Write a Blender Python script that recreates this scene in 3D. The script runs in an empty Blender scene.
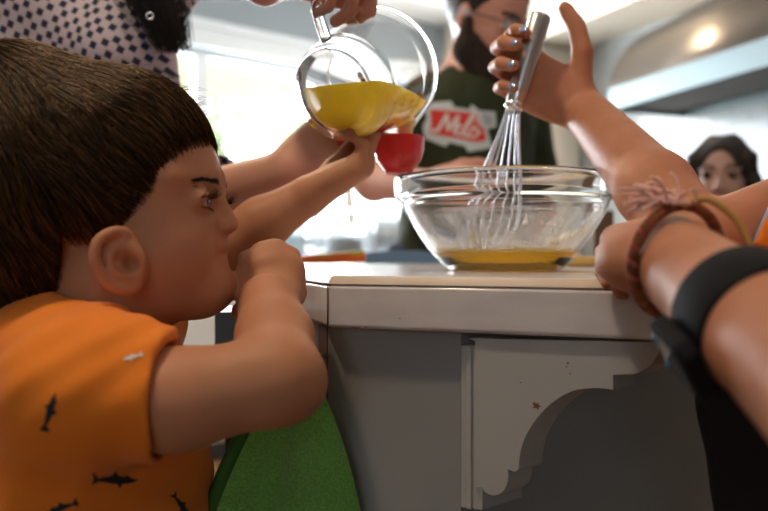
import bpy, bmesh, math, random
import numpy as np
from mathutils import Vector, Matrix
from mathutils.bvhtree import BVHTree
random.seed(7); rng = np.random.default_rng(7)
scn = bpy.context.scene; COL = scn.collection
F = 746.7; CZ = 0.9174
def P(px, py, Y): return np.array([(px-384)/F*Y, Y, CZ-(py-255.5)/F*Y])
V = lambda *a: np.array(a, float)
def nrm(a): a = np.asarray(a, float); return a/np.linalg.norm(a)

# ------------------------------------------------------------------ materials
def mat(name, col=(.8,.8,.8), rough=.5, metal=0, trans=0, ior=1.45, sss=0, ssr=(1,.35,.2), spec=.5, bump=None, var=None, coat=0, sheen=0, emit=None):
    m = bpy.data.materials.new(name); m.use_nodes = True
    nt = m.node_tree; b = nt.nodes['Principled BSDF']
    b.inputs['Base Color'].default_value = (*col, 1); b.inputs['Roughness'].default_value = rough
    b.inputs['Metallic'].default_value = metal; b.inputs['Transmission Weight'].default_value = trans
    b.inputs['IOR'].default_value = ior; b.inputs['Specular IOR Level'].default_value = spec
    b.inputs['Coat Weight'].default_value = coat; b.inputs['Sheen Weight'].default_value = sheen
    if sss:
        b.inputs['Subsurface Weight'].default_value = sss; b.inputs['Subsurface Radius'].default_value = ssr
        b.inputs['Subsurface Scale'].default_value = .006
    if emit:
        b.inputs['Emission Color'].default_value = (*emit[0], 1); b.inputs['Emission Strength'].default_value = emit[1]
    tc = nt.nodes.new('ShaderNodeTexCoord')
    if bump:
        n = nt.nodes.new('ShaderNodeTexNoise'); n.inputs['Scale'].default_value = bump[0]; n.inputs['Detail'].default_value = 5
        nt.links.new(tc.outputs['Object'], n.inputs['Vector'])
        bp = nt.nodes.new('ShaderNodeBump'); bp.inputs['Strength'].default_value = bump[1]; bp.inputs['Distance'].default_value = bump[2] if len(bump) > 2 else .002
        nt.links.new(n.outputs['Fac'], bp.inputs['Height']); nt.links.new(bp.outputs['Normal'], b.inputs['Normal'])
    if var:
        sc_, c2 = var[0], var[1]
        n = nt.nodes.new('ShaderNodeTexNoise'); n.inputs['Scale'].default_value = sc_; n.inputs['Detail'].default_value = 4
        mp = nt.nodes.new('ShaderNodeMapping'); nt.links.new(tc.outputs['Object'], mp.inputs['Vector'])
        if len(var) > 2: mp.inputs['Scale'].default_value = var[2]
        nt.links.new(mp.outputs['Vector'], n.inputs['Vector'])
        r = nt.nodes.new('ShaderNodeValToRGB'); r.color_ramp.elements[0].position = .35; r.color_ramp.elements[1].position = .65
        r.color_ramp.elements[0].color = (*col, 1); r.color_ramp.elements[1].color = (*c2, 1)
        nt.links.new(n.outputs['Fac'], r.inputs['Fac']); nt.links.new(r.outputs['Color'], b.inputs['Base Color'])
    return m
def pane_mat(name):
    m = bpy.data.materials.new(name); m.use_nodes = True; nt = m.node_tree; nt.nodes.clear()
    o = nt.nodes.new('ShaderNodeOutputMaterial'); mx = nt.nodes.new('ShaderNodeMixShader'); mx.inputs[0].default_value = .06
    t = nt.nodes.new('ShaderNodeBsdfTransparent'); g = nt.nodes.new('ShaderNodeBsdfGlossy'); g.inputs['Roughness'].default_value = .03
    nt.links.new(t.outputs[0], mx.inputs[1]); nt.links.new(g.outputs[0], mx.inputs[2]); nt.links.new(mx.outputs[0], o.inputs['Surface'])
    return m
def hair_mat(name, c1, c2, rough=.38):
    m = mat(name, c1, rough); nt = m.node_tree; b = nt.nodes['Principled BSDF']
    g = nt.nodes.new('ShaderNodeNewGeometry'); r = nt.nodes.new('ShaderNodeValToRGB')
    r.color_ramp.elements[0].color = (*c1, 1); r.color_ramp.elements[1].color = (*c2, 1); r.color_ramp.elements[0].position = .55
    nt.links.new(g.outputs['Random Per Island'], r.inputs['Fac']); nt.links.new(r.outputs['Color'], b.inputs['Base Color'])
    return m
def blouse_mat():
    m = mat('printed blouse cloth', (.6,.55,.62), .85); nt = m.node_tree; b = nt.nodes['Principled BSDF']
    tc = nt.nodes.new('ShaderNodeTexCoord'); mp = nt.nodes.new('ShaderNodeMapping'); mp.inputs['Rotation'].default_value = (math.pi/2,.0,.35)
    mp.inputs['Scale'].default_value = (1.1,1,1)
    v = nt.nodes.new('ShaderNodeTexVoronoi'); v.voronoi_dimensions = '2D'; v.inputs['Scale'].default_value = 66; v.inputs['Randomness'].default_value = .22; v.distance = 'MANHATTAN'
    r = nt.nodes.new('ShaderNodeValToRGB'); r.color_ramp.interpolation = 'LINEAR'
    r.color_ramp.elements[0].position = .37; r.color_ramp.elements[0].color = (.016,.02,.055,1)
    r.color_ramp.elements[1].position = .45; r.color_ramp.elements[1].color = (.50,.42,.47,1)
    nt.links.new(tc.outputs['Object'], mp.inputs['Vector']); nt.links.new(mp.outputs['Vector'], v.inputs['Vector'])
    nt.links.new(v.outputs['Distance'], r.inputs['Fac']); nt.links.new(r.outputs['Color'], b.inputs['Base Color'])
    return m
def tile_mat():
    m = mat('white wall tile', (.74,.77,.78), .2); nt = m.node_tree; b = nt.nodes['Principled BSDF']
    tc = nt.nodes.new('ShaderNodeTexCoord'); mp = nt.nodes.new('ShaderNodeMapping'); mp.inputs['Rotation'].default_value = (math.pi/2,0,0)
    k = nt.nodes.new('ShaderNodeTexBrick'); k.inputs['Scale'].default_value = 6.5; k.inputs['Mortar Size'].default_value = .012
    k.inputs['Color1'].default_value = (.46,.50,.51,1); k.inputs['Color2'].default_value = (.43,.47,.49,1); k.inputs['Mortar'].default_value = (.33,.35,.36,1)
    nt.links.new(tc.outputs['Object'], mp.inputs['Vector']); nt.links.new(mp.outputs['Vector'], k.inputs['Vector']); nt.links.new(k.outputs['Color'], b.inputs['Base Color'])
    return m
def floor_mat():
    m = mat('wooden floor boards', (.3,.18,.09), .45); nt = m.node_tree; b = nt.nodes['Principled BSDF']
    tc = nt.nodes.new('ShaderNodeTexCoord'); k = nt.nodes.new('ShaderNodeTexBrick'); k.inputs['Scale'].default_value = 2.2
    k.inputs['Brick Width'].default_value = 2.2; k.inputs['Row Height'].default_value = .2; k.inputs['Mortar Size'].default_value = .004
    k.inputs['Color1'].default_value = (.34,.2,.1,1); k.inputs['Color2'].default_value = (.26,.15,.07,1); k.inputs['Mortar'].default_value = (.08,.05,.03,1)
    nt.links.new(tc.outputs['Object'], k.inputs['Vector']); nt.links.new(k.outputs['Color'], b.inputs['Base Color'])
    return m
M = {}
M['boyskin'] = mat('tan child skin', (.47,.21,.11), .52, spec=.3, sss=.25, bump=(900,.12,.0006), var=(28,(.52,.225,.12)))
M['womanskin'] = mat('fair skin', (.56,.29,.20), .52, spec=.35, sss=.2, bump=(700,.12,.0006), var=(30,(.60,.29,.21)))
M['kidskin'] = mat('brown child skin', (.46,.195,.10), .52, spec=.32, sss=.25, bump=(700,.15,.0007), var=(30,(.54,.235,.14)))
M['manskin'] = mat('ruddy skin', (.58,.28,.2), .45, sss=.2)
M['girlskin'] = mat('pale skin', (.62,.38,.31), .45, sss=.2)
M['orange'] = mat('orange jersey', (.82,.215,.010), .85, bump=(1500,.3,.0005), var=(9,(.76,.185,.008)), sheen=.1)
M['black'] = mat('black print', (.012,.012,.016), .7)
M['whiteprint'] = mat('white print', (.75,.72,.68), .7)
M['denim'] = mat('navy cotton', (.03,.04,.08), .9, bump=(800,.3))
M['darkcloth'] = mat('black cotton', (.008,.008,.012), .9, bump=(500,.3))
M['green'] = mat('dark olive jersey', (.022,.032,.010), .9, var=(6,(.03,.036,.012)))
M['blouse'] = blouse_mat()
M['boyhair'] = hair_mat('brown hair strands', (.008,.004,.002), (.16,.070,.026), .42)
M['boyhair'].node_tree.nodes['Principled BSDF'].inputs['Specular Tint'].default_value = (.9,.6,.35,1)
M['womanhair'] = hair_mat('dark brown hair strands', (.010,.007,.006), (.05,.035,.028))
M['boycap'] = mat('brown hair mass', (.012,.006,.003), .7, bump=(300,.6,.003))
M['darkhair'] = mat('near black hair', (.012,.009,.009), .45, var=(60,(.03,.02,.016),(1,1,.1)), bump=(120,.6,.004))
M['beard'] = mat('dark brown beard', (.020,.011,.008), .8, bump=(200,1,.006), var=(90,(.035,.018,.012)))
M['glass'] = mat('clear glass', (1,1,1), .02, trans=1, ior=1.46)
M['oil'] = mat('melted butter', (1.0,.74,.10), .18, trans=.72, ior=1.33, sss=1.0, ssr=(1,.8,.25))
M['oil'].node_tree.nodes['Principled BSDF'].inputs['Subsurface Scale'].default_value = .05
M['batter'] = mat('yellow batter', (1.0,.70,.09), .25, trans=.35, ior=1.33, sss=.8, var=(60,(.98,.78,.26)), bump=(140,.4,.002))
def liquid(m, tint, f=.55):
    nt = m.node_tree; b = nt.nodes['Principled BSDF']; o = [n for n in nt.nodes if n.type == 'OUTPUT_MATERIAL'][0]
    t = nt.nodes.new('ShaderNodeBsdfTranslucent'); t.inputs[0].default_value = (*tint, 1); mx = nt.nodes.new('ShaderNodeMixShader'); mx.inputs[0].default_value = f
    nt.links.new(b.outputs[0], mx.inputs[1]); nt.links.new(t.outputs[0], mx.inputs[2]); nt.links.new(mx.outputs[0], o.inputs['Surface'])
M['oil'].node_tree.nodes['Principled BSDF'].inputs['Transmission Weight'].default_value = .25
liquid(M['oil'], (1,.78,.14), .6); liquid(M['batter'], (1,.74,.14), .5)
M['stream'] = mat('pouring butter', (.95,.88,.62), .15, sss=.8)
M['steel'] = mat('brushed steel', (.52,.50,.48), .3, metal=1, bump=(400,.1,.0004))
M['wire'] = mat('bright steel wire', (.82,.84,.88), .18, metal=1)
M['red'] = mat('glossy red plastic', (.80,.028,.032), .22, trans=.1, coat=.4)
M['redprint'] = mat('red enamel print', (.75,.05,.05), .5)
M['polish'] = mat('blue glitter polish', (.16,.34,.62), .15, metal=.6, var=(900,(.5,.62,.8)))
M['nail'] = mat('bare nail', (.72,.42,.34), .25)
M['counter'] = mat('whitewashed wood top', (.62,.57,.55), .28, var=(9,(.69,.63,.60),(.6,8,8)), bump=(30,.15,.001), coat=.35)
M['edge'] = mat('worn cream edge', (.70,.55,.42), .35, var=(20,(.74,.62,.52)))
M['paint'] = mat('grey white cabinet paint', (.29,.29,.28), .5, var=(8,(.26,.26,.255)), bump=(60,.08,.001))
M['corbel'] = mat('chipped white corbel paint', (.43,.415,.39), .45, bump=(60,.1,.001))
M['chip'] = mat('bare brown wood chip', (.2,.09,.03), .8)
M['terry'] = mat('green terry cloth', (.15,.48,.055), .95, bump=(700,1,.006), var=(420,(.26,.62,.10)), sheen=.2)
M['terryhem'] = mat('dark green hem', (.035,.12,.018), .9)
M['wood'] = mat('dark stained wood', (.11,.055,.02), .5, var=(12,(.07,.032,.012),(1,1,.2)))
M['bluebox'] = mat('dark blue card', (.17,.32,.46), .4)
M['wall'] = mat('cool grey wall paint', (.36,.41,.45), .8)
M['ceil'] = mat('white ceiling paint', (.82,.80,.78), .85)
M['trim'] = mat('white gloss trim', (.80,.84,.87), .35)
M['cream'] = mat('cream paint', (.78,.72,.62), .6)
M['tile'] = tile_mat(); M['floor'] = floor_mat()
M['hood'] = mat('stainless hood', (.24,.205,.175), .38, metal=1)
M['hoodband'] = mat('stainless hood band', (.20,.245,.26), .55, metal=.8)
M['mesh'] = mat('dark steel baffle', (.12,.15,.17), .4, metal=.8)
M['pane'] = pane_mat('window glass')
M['china'] = mat('white china', (.50,.54,.57), .3)
M['leafy'] = mat('garden leaves', (.45,.55,.36), .8)
M['strap'] = mat('black rubber strap', (.007,.007,.008), .75, spec=.2)
M['bead'] = mat('blue glass stone', (.02,.30,.75), .1, coat=1)
M['rope'] = mat('maroon braided thread', (.22,.03,.03), .9, var=(60,(.50,.16,.08)))
M['rope2'] = mat('dark maroon thread', (.09,.014,.012), .9, var=(40,(.30,.12,.03)))
M['ropegold'] = mat('ochre thread', (.50,.28,.08), .9)
M['fray'] = mat('pink frayed cotton', (.80,.48,.42), .95)
M['trimblue'] = mat('pale blue binding', (.30,.42,.75), .8)
M['kblade'] = mat('blue coated blade', (.14,.26,.42), .35)
M['khandle'] = mat('orange handle', (.80,.16,.02), .4)
M['kgreen'] = mat('yellow green handle', (.55,.48,.04), .4)
M['eye'] = mat('eye white', (.75,.72,.70), .15); M['iris'] = mat('dark iris', (.03,.015,.008), .08)
M['lens'] = pane_mat('spectacle lens'); M['frame'] = mat('blue grey spectacle frame', (.04,.05,.10), .3)
M['logogrey'] = mat('grey blue badge border', (.62,.70,.72), .7)
M['logored'] = mat('red badge', (.72,.045,.03), .7)
M['greensoap'] = mat('pale green plastic', (.45,.62,.52), .3)

# ------------------------------------------------------------------ object helpers
def tag(o, label=None, cat=None, group=None, kind=None):
    if label: o['label'] = label
    if cat: o['category'] = cat
    if group: o['group'] = group
    if kind: o['kind'] = kind
    return o
def empty(name, loc, label, cat, group=None):
    o = bpy.data.objects.new(name, None); COL.objects.link(o); o.location = loc; o.empty_display_size = .05
    return tag(o, label, cat, group)
def link(name, me, material, parent=None, smooth=True):
    o = bpy.data.objects.new(name, me); COL.objects.link(o)
    for mm in (material if isinstance(material, (list, tuple)) else [material]): me.materials.append(mm)
    if smooth: me.polygons.foreach_set('use_smooth', np.ones(len(me.polygons), bool))
    if parent is not None:
        o.parent = parent
        pl = Vector((0,0,0)); q = parent
        while q is not None: pl += q.location; q = q.parent
        o.location = -pl
    return o
def mesh_np(name, v, f, material, parent=None, smooth=True):
    me = bpy.data.meshes.new(name); v = np.asarray(v, np.float32)
    if isinstance(f, np.ndarray):
        n, k = f.shape
        me.vertices.add(len(v)); me.vertices.foreach_set('co', v.ravel())
        me.loops.add(n*k); me.loops.foreach_set('vertex_index', f.ravel().astype(np.int32))
        me.polygons.add(n); me.polygons.foreach_set('loop_start', np.arange(0, n*k, k, dtype=np.int32)); me.polygons.foreach_set('loop_total', np.full(n, k, np.int32))
        me.update(calc_edges=True); me.validate()
    else:
        me.from_pydata([tuple(map(float, p)) for p in v], [], f); me.update()
    return link(name, me, material, parent, smooth)
def bm_obj(name, bm, material, parent=None, smooth=False, bevel=0, seg=2):
    bmesh.ops.recalc_face_normals(bm, faces=bm.faces)
    me = bpy.data.meshes.new(name); bm.to_mesh(me); bm.free()
    o = link(name, me, material, parent, smooth)
    if bevel:
        md = o.modifiers.new('bevel', 'BEVEL'); md.width = bevel; md.segments = seg; md.limit_method = 'ANGLE'; md.angle_limit = .6
        me.polygons.foreach_set('use_smooth', np.ones(len(me.polygons), bool))
        wn = o.modifiers.new('wn', 'WEIGHTED_NORMAL')
    return o
def prism(pts, vec, name, material, parent=None, bevel=0, seg=2):
    """extrude a planar outline (list of 3D points) along vec"""
    bm = bmesh.new(); a = [bm.verts.new(Vector(p)) for p in pts]; b = [bm.verts.new(Vector(np.asarray(p)+np.asarray(vec))) for p in pts]
    bm.faces.new(a); bm.faces.new(b[::-1]); n = len(a)
    for i in range(n): bm.faces.new((a[i], b[i], b[(i+1) % n], a[(i+1) % n]))
    return bm_obj(name, bm, material, parent, False, bevel, seg)
def wallbox(p, q, z0, z1, th, name, material, parent=None, bevel=0):
    """box standing on segment p-q (xy), thickness th to the left of p->q"""
    p = V(*p); q = V(*q); d = nrm(q-p); n = V(-d[1], d[0])*th
    return prism([(*p, z0), (*q, z0), (*(q+n), z0), (*(p+n), z0)], (0,0,z1-z0), name, material, parent, bevel)
def boxc(c, s, name, material, parent=None, bevel=0, rz=0):
    c = np.asarray(c, float); x, y, z = np.array(s)/2; ca, sa = math.cos(rz), math.sin(rz)
    pts = [(c[0]+a*ca-b*sa, c[1]+a*sa+b*ca, c[2]-z) for a, b in ((-x,-y),(x,-y),(x,y),(-x,y))]
    return prism(pts, (0,0,2*z), name, material, parent, bevel)
def frame_of(ax):
    ax = nrm(ax); h = V(0,0,1) if abs(ax[2]) < .9 else V(1,0,0); u = nrm(np.cross(h, ax)); return u, np.cross(ax, u), ax
def lathe(prof, c, ax=(0,0,1), n=64, ret=False, udir=None):
    """prof: (radius, height) list, closed if the ends have radius 0"""
    u, w, ax = frame_of(ax)
    if udir is not None: u = nrm(np.asarray(udir)-np.dot(udir, ax)*ax); w = np.cross(ax, u)
    t = np.arange(n)*2*math.pi/n; v = []; f = []
    for r, h in prof: v += [np.asarray(c)+ax*h+r*(math.cos(a)*u+math.sin(a)*w) for a in t]
    for i in range(len(prof)-1):
        for j in range(n): f.append((i*n+j, i*n+(j+1) % n, (i+1)*n+(j+1) % n, (i+1)*n+j))
    return v, f
def lathe_obj(name, prof, c, ax, material, parent=None, n=64, cap=True):
    v, f = lathe(prof, c, ax, n)
    if cap:
        f.append(tuple(range(n))[::-1]); L = len(prof)-1; f.append(tuple(range(L*n, (L+1)*n)))
    bm = bmesh.new(); bv = [bm.verts.new(Vector(p)) for p in v]
    for q in f:
        try: bm.faces.new([bv[i] for i in q])
        except Exception: pass
    bmesh.ops.remove_doubles(bm, verts=bm.verts, dist=1e-6)
    return bm_obj(name, bm, material, parent, True)
def tube_data(paths, radii, sides=8, closed=False):
    """paths list of (n,3); radii list of floats or arrays"""
    VV = []; FF = []; off = 0
    for p, r in zip(paths, radii):
        p = np.asarray(p, float); n = len(p); r = np.broadcast_to(r, n)
        if closed: tg = np.roll(p, -1, 0)-np.roll(p, 1, 0)
        else: tg = np.gradient(p, axis=0)
        tg /= np.linalg.norm(tg, axis=1)[:, None]+1e-12
        u = frame_of(tg[0])[0]
        for i in range(n):
            u = u-np.dot(u, tg[i])*tg[i]; u /= np.linalg.norm(u)+1e-12; w = np.cross(tg[i], u)
            for k in range(sides):
                a = 2*math.pi*k/sides; VV.append(p[i]+r[i]*(math.cos(a)*u+math.sin(a)*w))
        m = n if closed else n-1
        for i in range(m):
            for k in range(sides):
                a0 = off+i*sides; b0 = off+((i+1) % n)*sides; FF.append((a0+k, a0+(k+1) % sides, b0+(k+1) % sides, b0+k))
        if not closed:
            FF.append(tuple(off+k for k in range(sides))[::-1]); FF.append(tuple(off+(n-1)*sides+k for k in range(sides)))
        off += n*sides
    return VV, FF
def tube(name, path, r, material, parent=None, sides=12, closed=False):
    v, f = tube_data([path], [r], sides, closed); return mesh_np(name, v, f, material, parent)
def spline(pts, n=8):
    pts = [np.asarray(p, float) for p in pts]; out = []
    for i in range(len(pts)-1):
        p0 = pts[max(i-1, 0)]; p1 = pts[i]; p2 = pts[i+1]; p3 = pts[min(i+2, len(pts)-1)]
        for t in np.arange(n)/n:
            out.append(.5*((2*p1)+(-p0+p2)*t+(2*p0-5*p1+4*p2-p3)*t*t+(-p0+3*p1-3*p2+p3)*t**3))
    out.append(pts[-1]); return np.array(out)

# ------------------------------------------------------------------ smooth-union sculpting
class Sdf:
    def __init__(s): s.ops = []
    def cap(s, a, b, ra, rb=None, k=.012, sub=False):
        s.ops.append(('c', np.asarray(a, float), np.asarray(b, float), ra, ra if rb is None else rb, k, sub)); return s
    def ell(s, c, r, rot=None, k=.012, sub=False):
        r = np.asarray([r]*3 if np.isscalar(r) else r, float)
        s.ops.append(('e', np.asarray(c, float), r, np.eye(3) if rot is None else np.asarray(rot), k, sub)); return s
    def chain(s, pts, rs, k=.012):
        for i in range(len(pts)-1): s.cap(pts[i], pts[i+1], rs[i], rs[i+1], k)
        return s
    def plane(s, p, n): s.ops.append(('p', np.asarray(p, float), nrm(n))); return s   # keeps the side n points away from
    def bounds(s):
        lo = []; hi = []
        for o in s.ops:
            if o[0] == 'c' and not o[6]: r = max(o[3], o[4]); lo.append(np.minimum(o[1], o[2])-r); hi.append(np.maximum(o[1], o[2])+r)
            if o[0] == 'e' and not o[5]: e = np.abs(o[3]).T@o[2]; lo.append(o[1]-e); hi.append(o[1]+e)
        return np.min(lo, 0), np.max(hi, 0)
def _prim(o, X, Y, Z):
    if o[0] == 'c':
        a, b, ra, rb = o[1:5]; d = b-a; L = d@d+1e-12
        x, y, z = X-a[0], Y-a[1], Z-a[2]
        t = np.clip((x*d[0]+y*d[1]+z*d[2])/L, 0, 1)
        return np.sqrt((x-t*d[0])**2+(y-t*d[1])**2+(z-t*d[2])**2)-(ra+(rb-ra)*t)
    if o[0] == 'e':
        c, r, R = o[1:4]; x, y, z = X-c[0], Y-c[1], Z-c[2]
        q = [(R[i, 0]*x+R[i, 1]*y+R[i, 2]*z) for i in range(3)]
        k0 = np.sqrt((q[0]/r[0])**2+(q[1]/r[1])**2+(q[2]/r[2])**2); k1 = np.sqrt((q[0]/r[0]**2)**2+(q[1]/r[1]**2)**2+(q[2]/r[2]**2)**2)+1e-9
        return k0*(k0-1)/k1
def evalg(s, ax):
    nx, ny, nz = map(len, ax); D = np.full((nx, ny, nz), .2, np.float32)
    for o in s.ops:
        if o[0] == 'p':
            p, n = o[1], o[2]
            h = (ax[0][:, None, None]-p[0])*n[0]+(ax[1][None, :, None]-p[1])*n[1]+(ax[2][None, None, :]-p[2])*n[2]
            np.maximum(D, h, out=D); continue
        k, sub = o[-2], o[-1]; m = max(k, .0)+.022
        if o[0] == 'c': r = max(o[3], o[4]); lo = np.minimum(o[1], o[2])-r-m; hi = np.maximum(o[1], o[2])+r+m
        else: e = np.abs(o[3]).T@o[2]; lo = o[1]-e-m; hi = o[1]+e+m
        sl = tuple(slice(np.searchsorted(ax[i], lo[i]), np.searchsorted(ax[i], hi[i])) for i in range(3))
        if any(q.stop-q.start < 1 for q in sl): continue
        d = _prim(o, ax[0][sl[0]][:, None, None], ax[1][sl[1]][None, :, None], ax[2][sl[2]][None, None, :]).astype(np.float32)
        A = D[sl]
        if sub: h = np.maximum(k-np.abs(A+d), 0)/max(k, 1e-6); D[sl] = np.maximum(A, -d)+h*h*k*.25
        else: h = np.maximum(k-np.abs(A-d), 0)/max(k, 1e-6); D[sl] = np.minimum(A, d)-h*h*k*.25
    return D
def axes_for(s, step, pad=.012, fine=()):
    """rectilinear axes; fine = list of (axis, lo, hi, step)"""
    lo, hi = s.bounds(); out = []
    for i in range(3):
        st = step[i] if isinstance(step, (tuple, list)) else step
        x = lo[i]-pad; a = [x]
        while x < hi[i]+pad:
            h = st
            for (j, l, u, f) in fine:
                if j == i and l <= x <= u: h = min(h, f)
            x += h; a.append(x)
        out.append(np.array(a, np.float32))
    return out
def nets(D, ax):
    S = D < 0; c = np.zeros([n-1 for n in D.shape], np.int8)
    corners = [(i, j, k) for i in (0, 1) for j in (0, 1) for k in (0, 1)]
    sh = D.shape
    def cut(A, o): return A[o[0]:sh[0]-1+o[0], o[1]:sh[1]-1+o[1], o[2]:sh[2]-1+o[2]]
    for o in corners: c += cut(S, o)
    act = np.argwhere((c > 0) & (c < 8)); ids = np.full(c.shape, -1, np.int32); ids[tuple(act.T)] = np.arange(len(act))
    vals = {o: D[act[:, 0]+o[0], act[:, 1]+o[1], act[:, 2]+o[2]] for o in corners}
    pos = np.zeros((len(act), 3)); cnt = np.zeros(len(act))
    for o in corners:
        for a in range(3):
            if o[a] == 0:
                q = list(o); q[a] = 1; q = tuple(q); v0, v1 = vals[o], vals[q]; m = (v0 < 0) != (v1 < 0)
                t = np.where(m, v0/(v0-v1+1e-20), 0)
                p = np.array(o, float)[None].repeat(len(act), 0); p[:, a] = t
                pos[m] += p[m]; cnt[m] += 1
    pos /= cnt[:, None]; out = np.empty_like(pos)
    for a in range(3):
        x0 = ax[a][act[:, a]]; x1 = ax[a][act[:, a]+1]; out[:, a] = x0+(x1-x0)*pos[:, a]
    faces = []
    for a in range(3):
        b, c2 = (a+1) % 3, (a+2) % 3
        s0 = [slice(None)]*3; s1 = [slice(None)]*3; s0[a] = slice(0, -1); s1[a] = slice(1, None)
        A, B = S[tuple(s0)], S[tuple(s1)]; e = np.argwhere(A != B)
        e = e[(e[:, b] > 0) & (e[:, c2] > 0) & (e[:, b] < sh[b]-1) & (e[:, c2] < sh[c2]-1)]
        if not len(e): continue
        inside = A[tuple(e.T)]
        def cell(db, dc):
            q = e.copy(); q[:, b] += db; q[:, c2] += dc; return ids[tuple(q.T)]
        f = np.stack([cell(-1,-1), cell(0,-1), cell(0,0), cell(-1,0)], 1)
        f[~inside] = f[~inside][:, ::-1]; faces.append(f)
    return out, np.concatenate(faces)
def relax(v, f, it=1, lam=.5):
    for _ in range(it):
        acc = np.zeros_like(v); n = np.zeros(len(v))
        for i in range(4):
            np.add.at(acc, f[:, i], v[f[:, (i+1) % 4]]); np.add.at(acc, f[:, i], v[f[:, (i-1) % 4]]); np.add.at(n, f[:, i], 2)
        v = v+(acc/n[:, None]-v)*lam
    return v
def sculpt(name, D, ax, material, parent, it=1):
    v, f = nets(D, ax); v = relax(v, f, it); return mesh_np(name, v, f, material, parent)

def hand(s, w, Fd, Td, side, sc, curls, thumb, wr=.024, spread=(.10,.02,-.05,-.14), k=.006):
    """skeleton hand; Fd towards the fingers, Td towards the thumb; side 'R'/'L'; returns finger tip frames"""
    Fd = nrm(Fd); Td = nrm(np.asarray(Td)-np.dot(Td, Fd)*Fd); Pn = np.cross(Td, Fd) if side == 'R' else np.cross(Fd, Td)
    w = np.asarray(w, float); tips = []
    offs = (.027,.009,-.010,-.027); ml = (.088,.090,.084,.076)
    ph = ((.042,.026,.020),(.046,.029,.021),(.042,.027,.021),(.033,.020,.018)); rr = (.0095,.0098,.0092,.0082)
    for i in range(4):
        b = w+Fd*ml[i]*sc+Td*offs[i]*sc
        s.cap(w+Td*offs[i]*.45*sc+Fd*.01*sc, b, .0165*sc, .0125*sc, k*1.6)
        cu = curls[i] if isinstance(curls[0], (tuple, list)) else curls
        th = 0; p = b; r = rr[i]*sc
        for j in range(3):
            th += cu[j]; d = nrm(Fd*math.cos(th)-0*Td+Pn*math.sin(th)+Td*spread[i]*max(math.cos(th), 0))
            q = p+d*ph[i][j]*sc; s.cap(p, q, r*(1.08 if j == 0 else 1-.04*j), r*(1-.09*(j+1)*.8), k*.35 if j else k); p = q
        tips.append((p, d, nrm(Fd*-math.sin(th)+Pn*math.cos(th))*-1, r*.8))
    s.ell(w+Fd*.045*sc+Pn*.004*sc, V(.044,.034,.015)*sc, np.array([Fd, Td, Pn]), k*2)
    p = w+Fd*.018*sc+Td*.018*sc+Pn*.006*sc; r = .0155*sc
    for j, (vec, L) in enumerate(zip(thumb, (.045,.034,.027))):
        d = nrm(vec[0]*Fd+vec[1]*Td+vec[2]*Pn); q = p+d*L*sc
        s.cap(p, q, r, r*.84, k*1.5 if j == 0 else k*.6); p = q; r *= .84
    tips.append((p, d, nrm(np.cross(d, Fd)), r))
    return tips

def head(s, C, fw, up, H, k=.012):
    fw = nrm(fw); up = nrm(np.asarray(up)-np.dot(up, fw)*fw); lf = np.cross(up, fw); R = np.array([fw, lf, up]); C = np.asarray(C, float)
    L = lambda x, y, z: C+H*(x*fw+y*lf+z*up)
    k = .09*H
    s.ell(L(-.08,0,.12), V(.40,.32,.37)*H, R, k); s.ell(L(.09,0,-.12), V(.27,.26,.35)*H, R, k)
    for q in (-1, 1):
        s.cap(L(-.03,q*.2,-.28), L(.2,q*.06,-.41), .08*H, .07*H, k*.7); s.ell(L(.2,q*.13,-.13), V(.12,.11,.11)*H, R, k*.6)
        s.ell(L(.385,q*.14,.02), V(.06,.075,.05)*H, R, k*.4, True)
        s.ell(L(.28,q*.14,.015), .068*H, None, k*.1)
        s.cap(L(.35,q*.06,.085), L(.29,q*.22,.085), .028*H, .022*H, k*.3)
        s.ell(L(.40,q*.045,-.14), .035*H, None, k*.2)
        s.ell(L(-.04,q*.325,-.03), V(.07,.03,.125)*H, R, k*.2); s.ell(L(-.02,q*.36,-.02), V(.035,.025,.07)*H, R, k*.1, True)
    s.ell(L(.25,0,-.42), .075*H, None, k*.5)
    s.cap(L(.34,0,.04), L(.43,0,-.13), .03*H, .042*H, k*.3)
    s.ell(L(.335,0,-.25), V(.035,.09,.022)*H, R, k*.15); s.ell(L(.33,0,-.295), V(.035,.075,.024)*H, R, k*.12)
    return L, R
def legs(s, hips, front, r=.075, foot=.2, spread=.5):
    """two legs from the hip centre straight down to the floor"""
    fw = nrm(front); lf = np.cross(V(0,0,1), fw)
    for q in (-1, 1):
        h = hips+lf*q*r*1.15; kn = V(h[0], h[1], hips[2]*.53)+fw*.01; an = V(h[0], h[1], .075)-fw*.01
        s.cap(h, kn, r, r*.66, .02); s.cap(kn, an, r*.68, r*.42, .01); s.cap(an-V(0,0,.045)-fw*.01, an+fw*foot*.7-V(0,0,.05), r*.42, r*.34, .02)
exec_parts = []
# ================================================================== camera
cam = bpy.data.objects.new('camera', bpy.data.cameras.new('camera')); COL.objects.link(cam); scn.camera = cam
cam.location = (0, 0, CZ); cam.rotation_euler = (math.pi/2, 0, 0); cam.data.lens = 35; cam.data.sensor_width = 36; cam.data.clip_start = .02
cam.data.dof.use_dof = True; cam.data.dof.focus_distance = .64; cam.data.dof.aperture_fstop = 4.0

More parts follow.
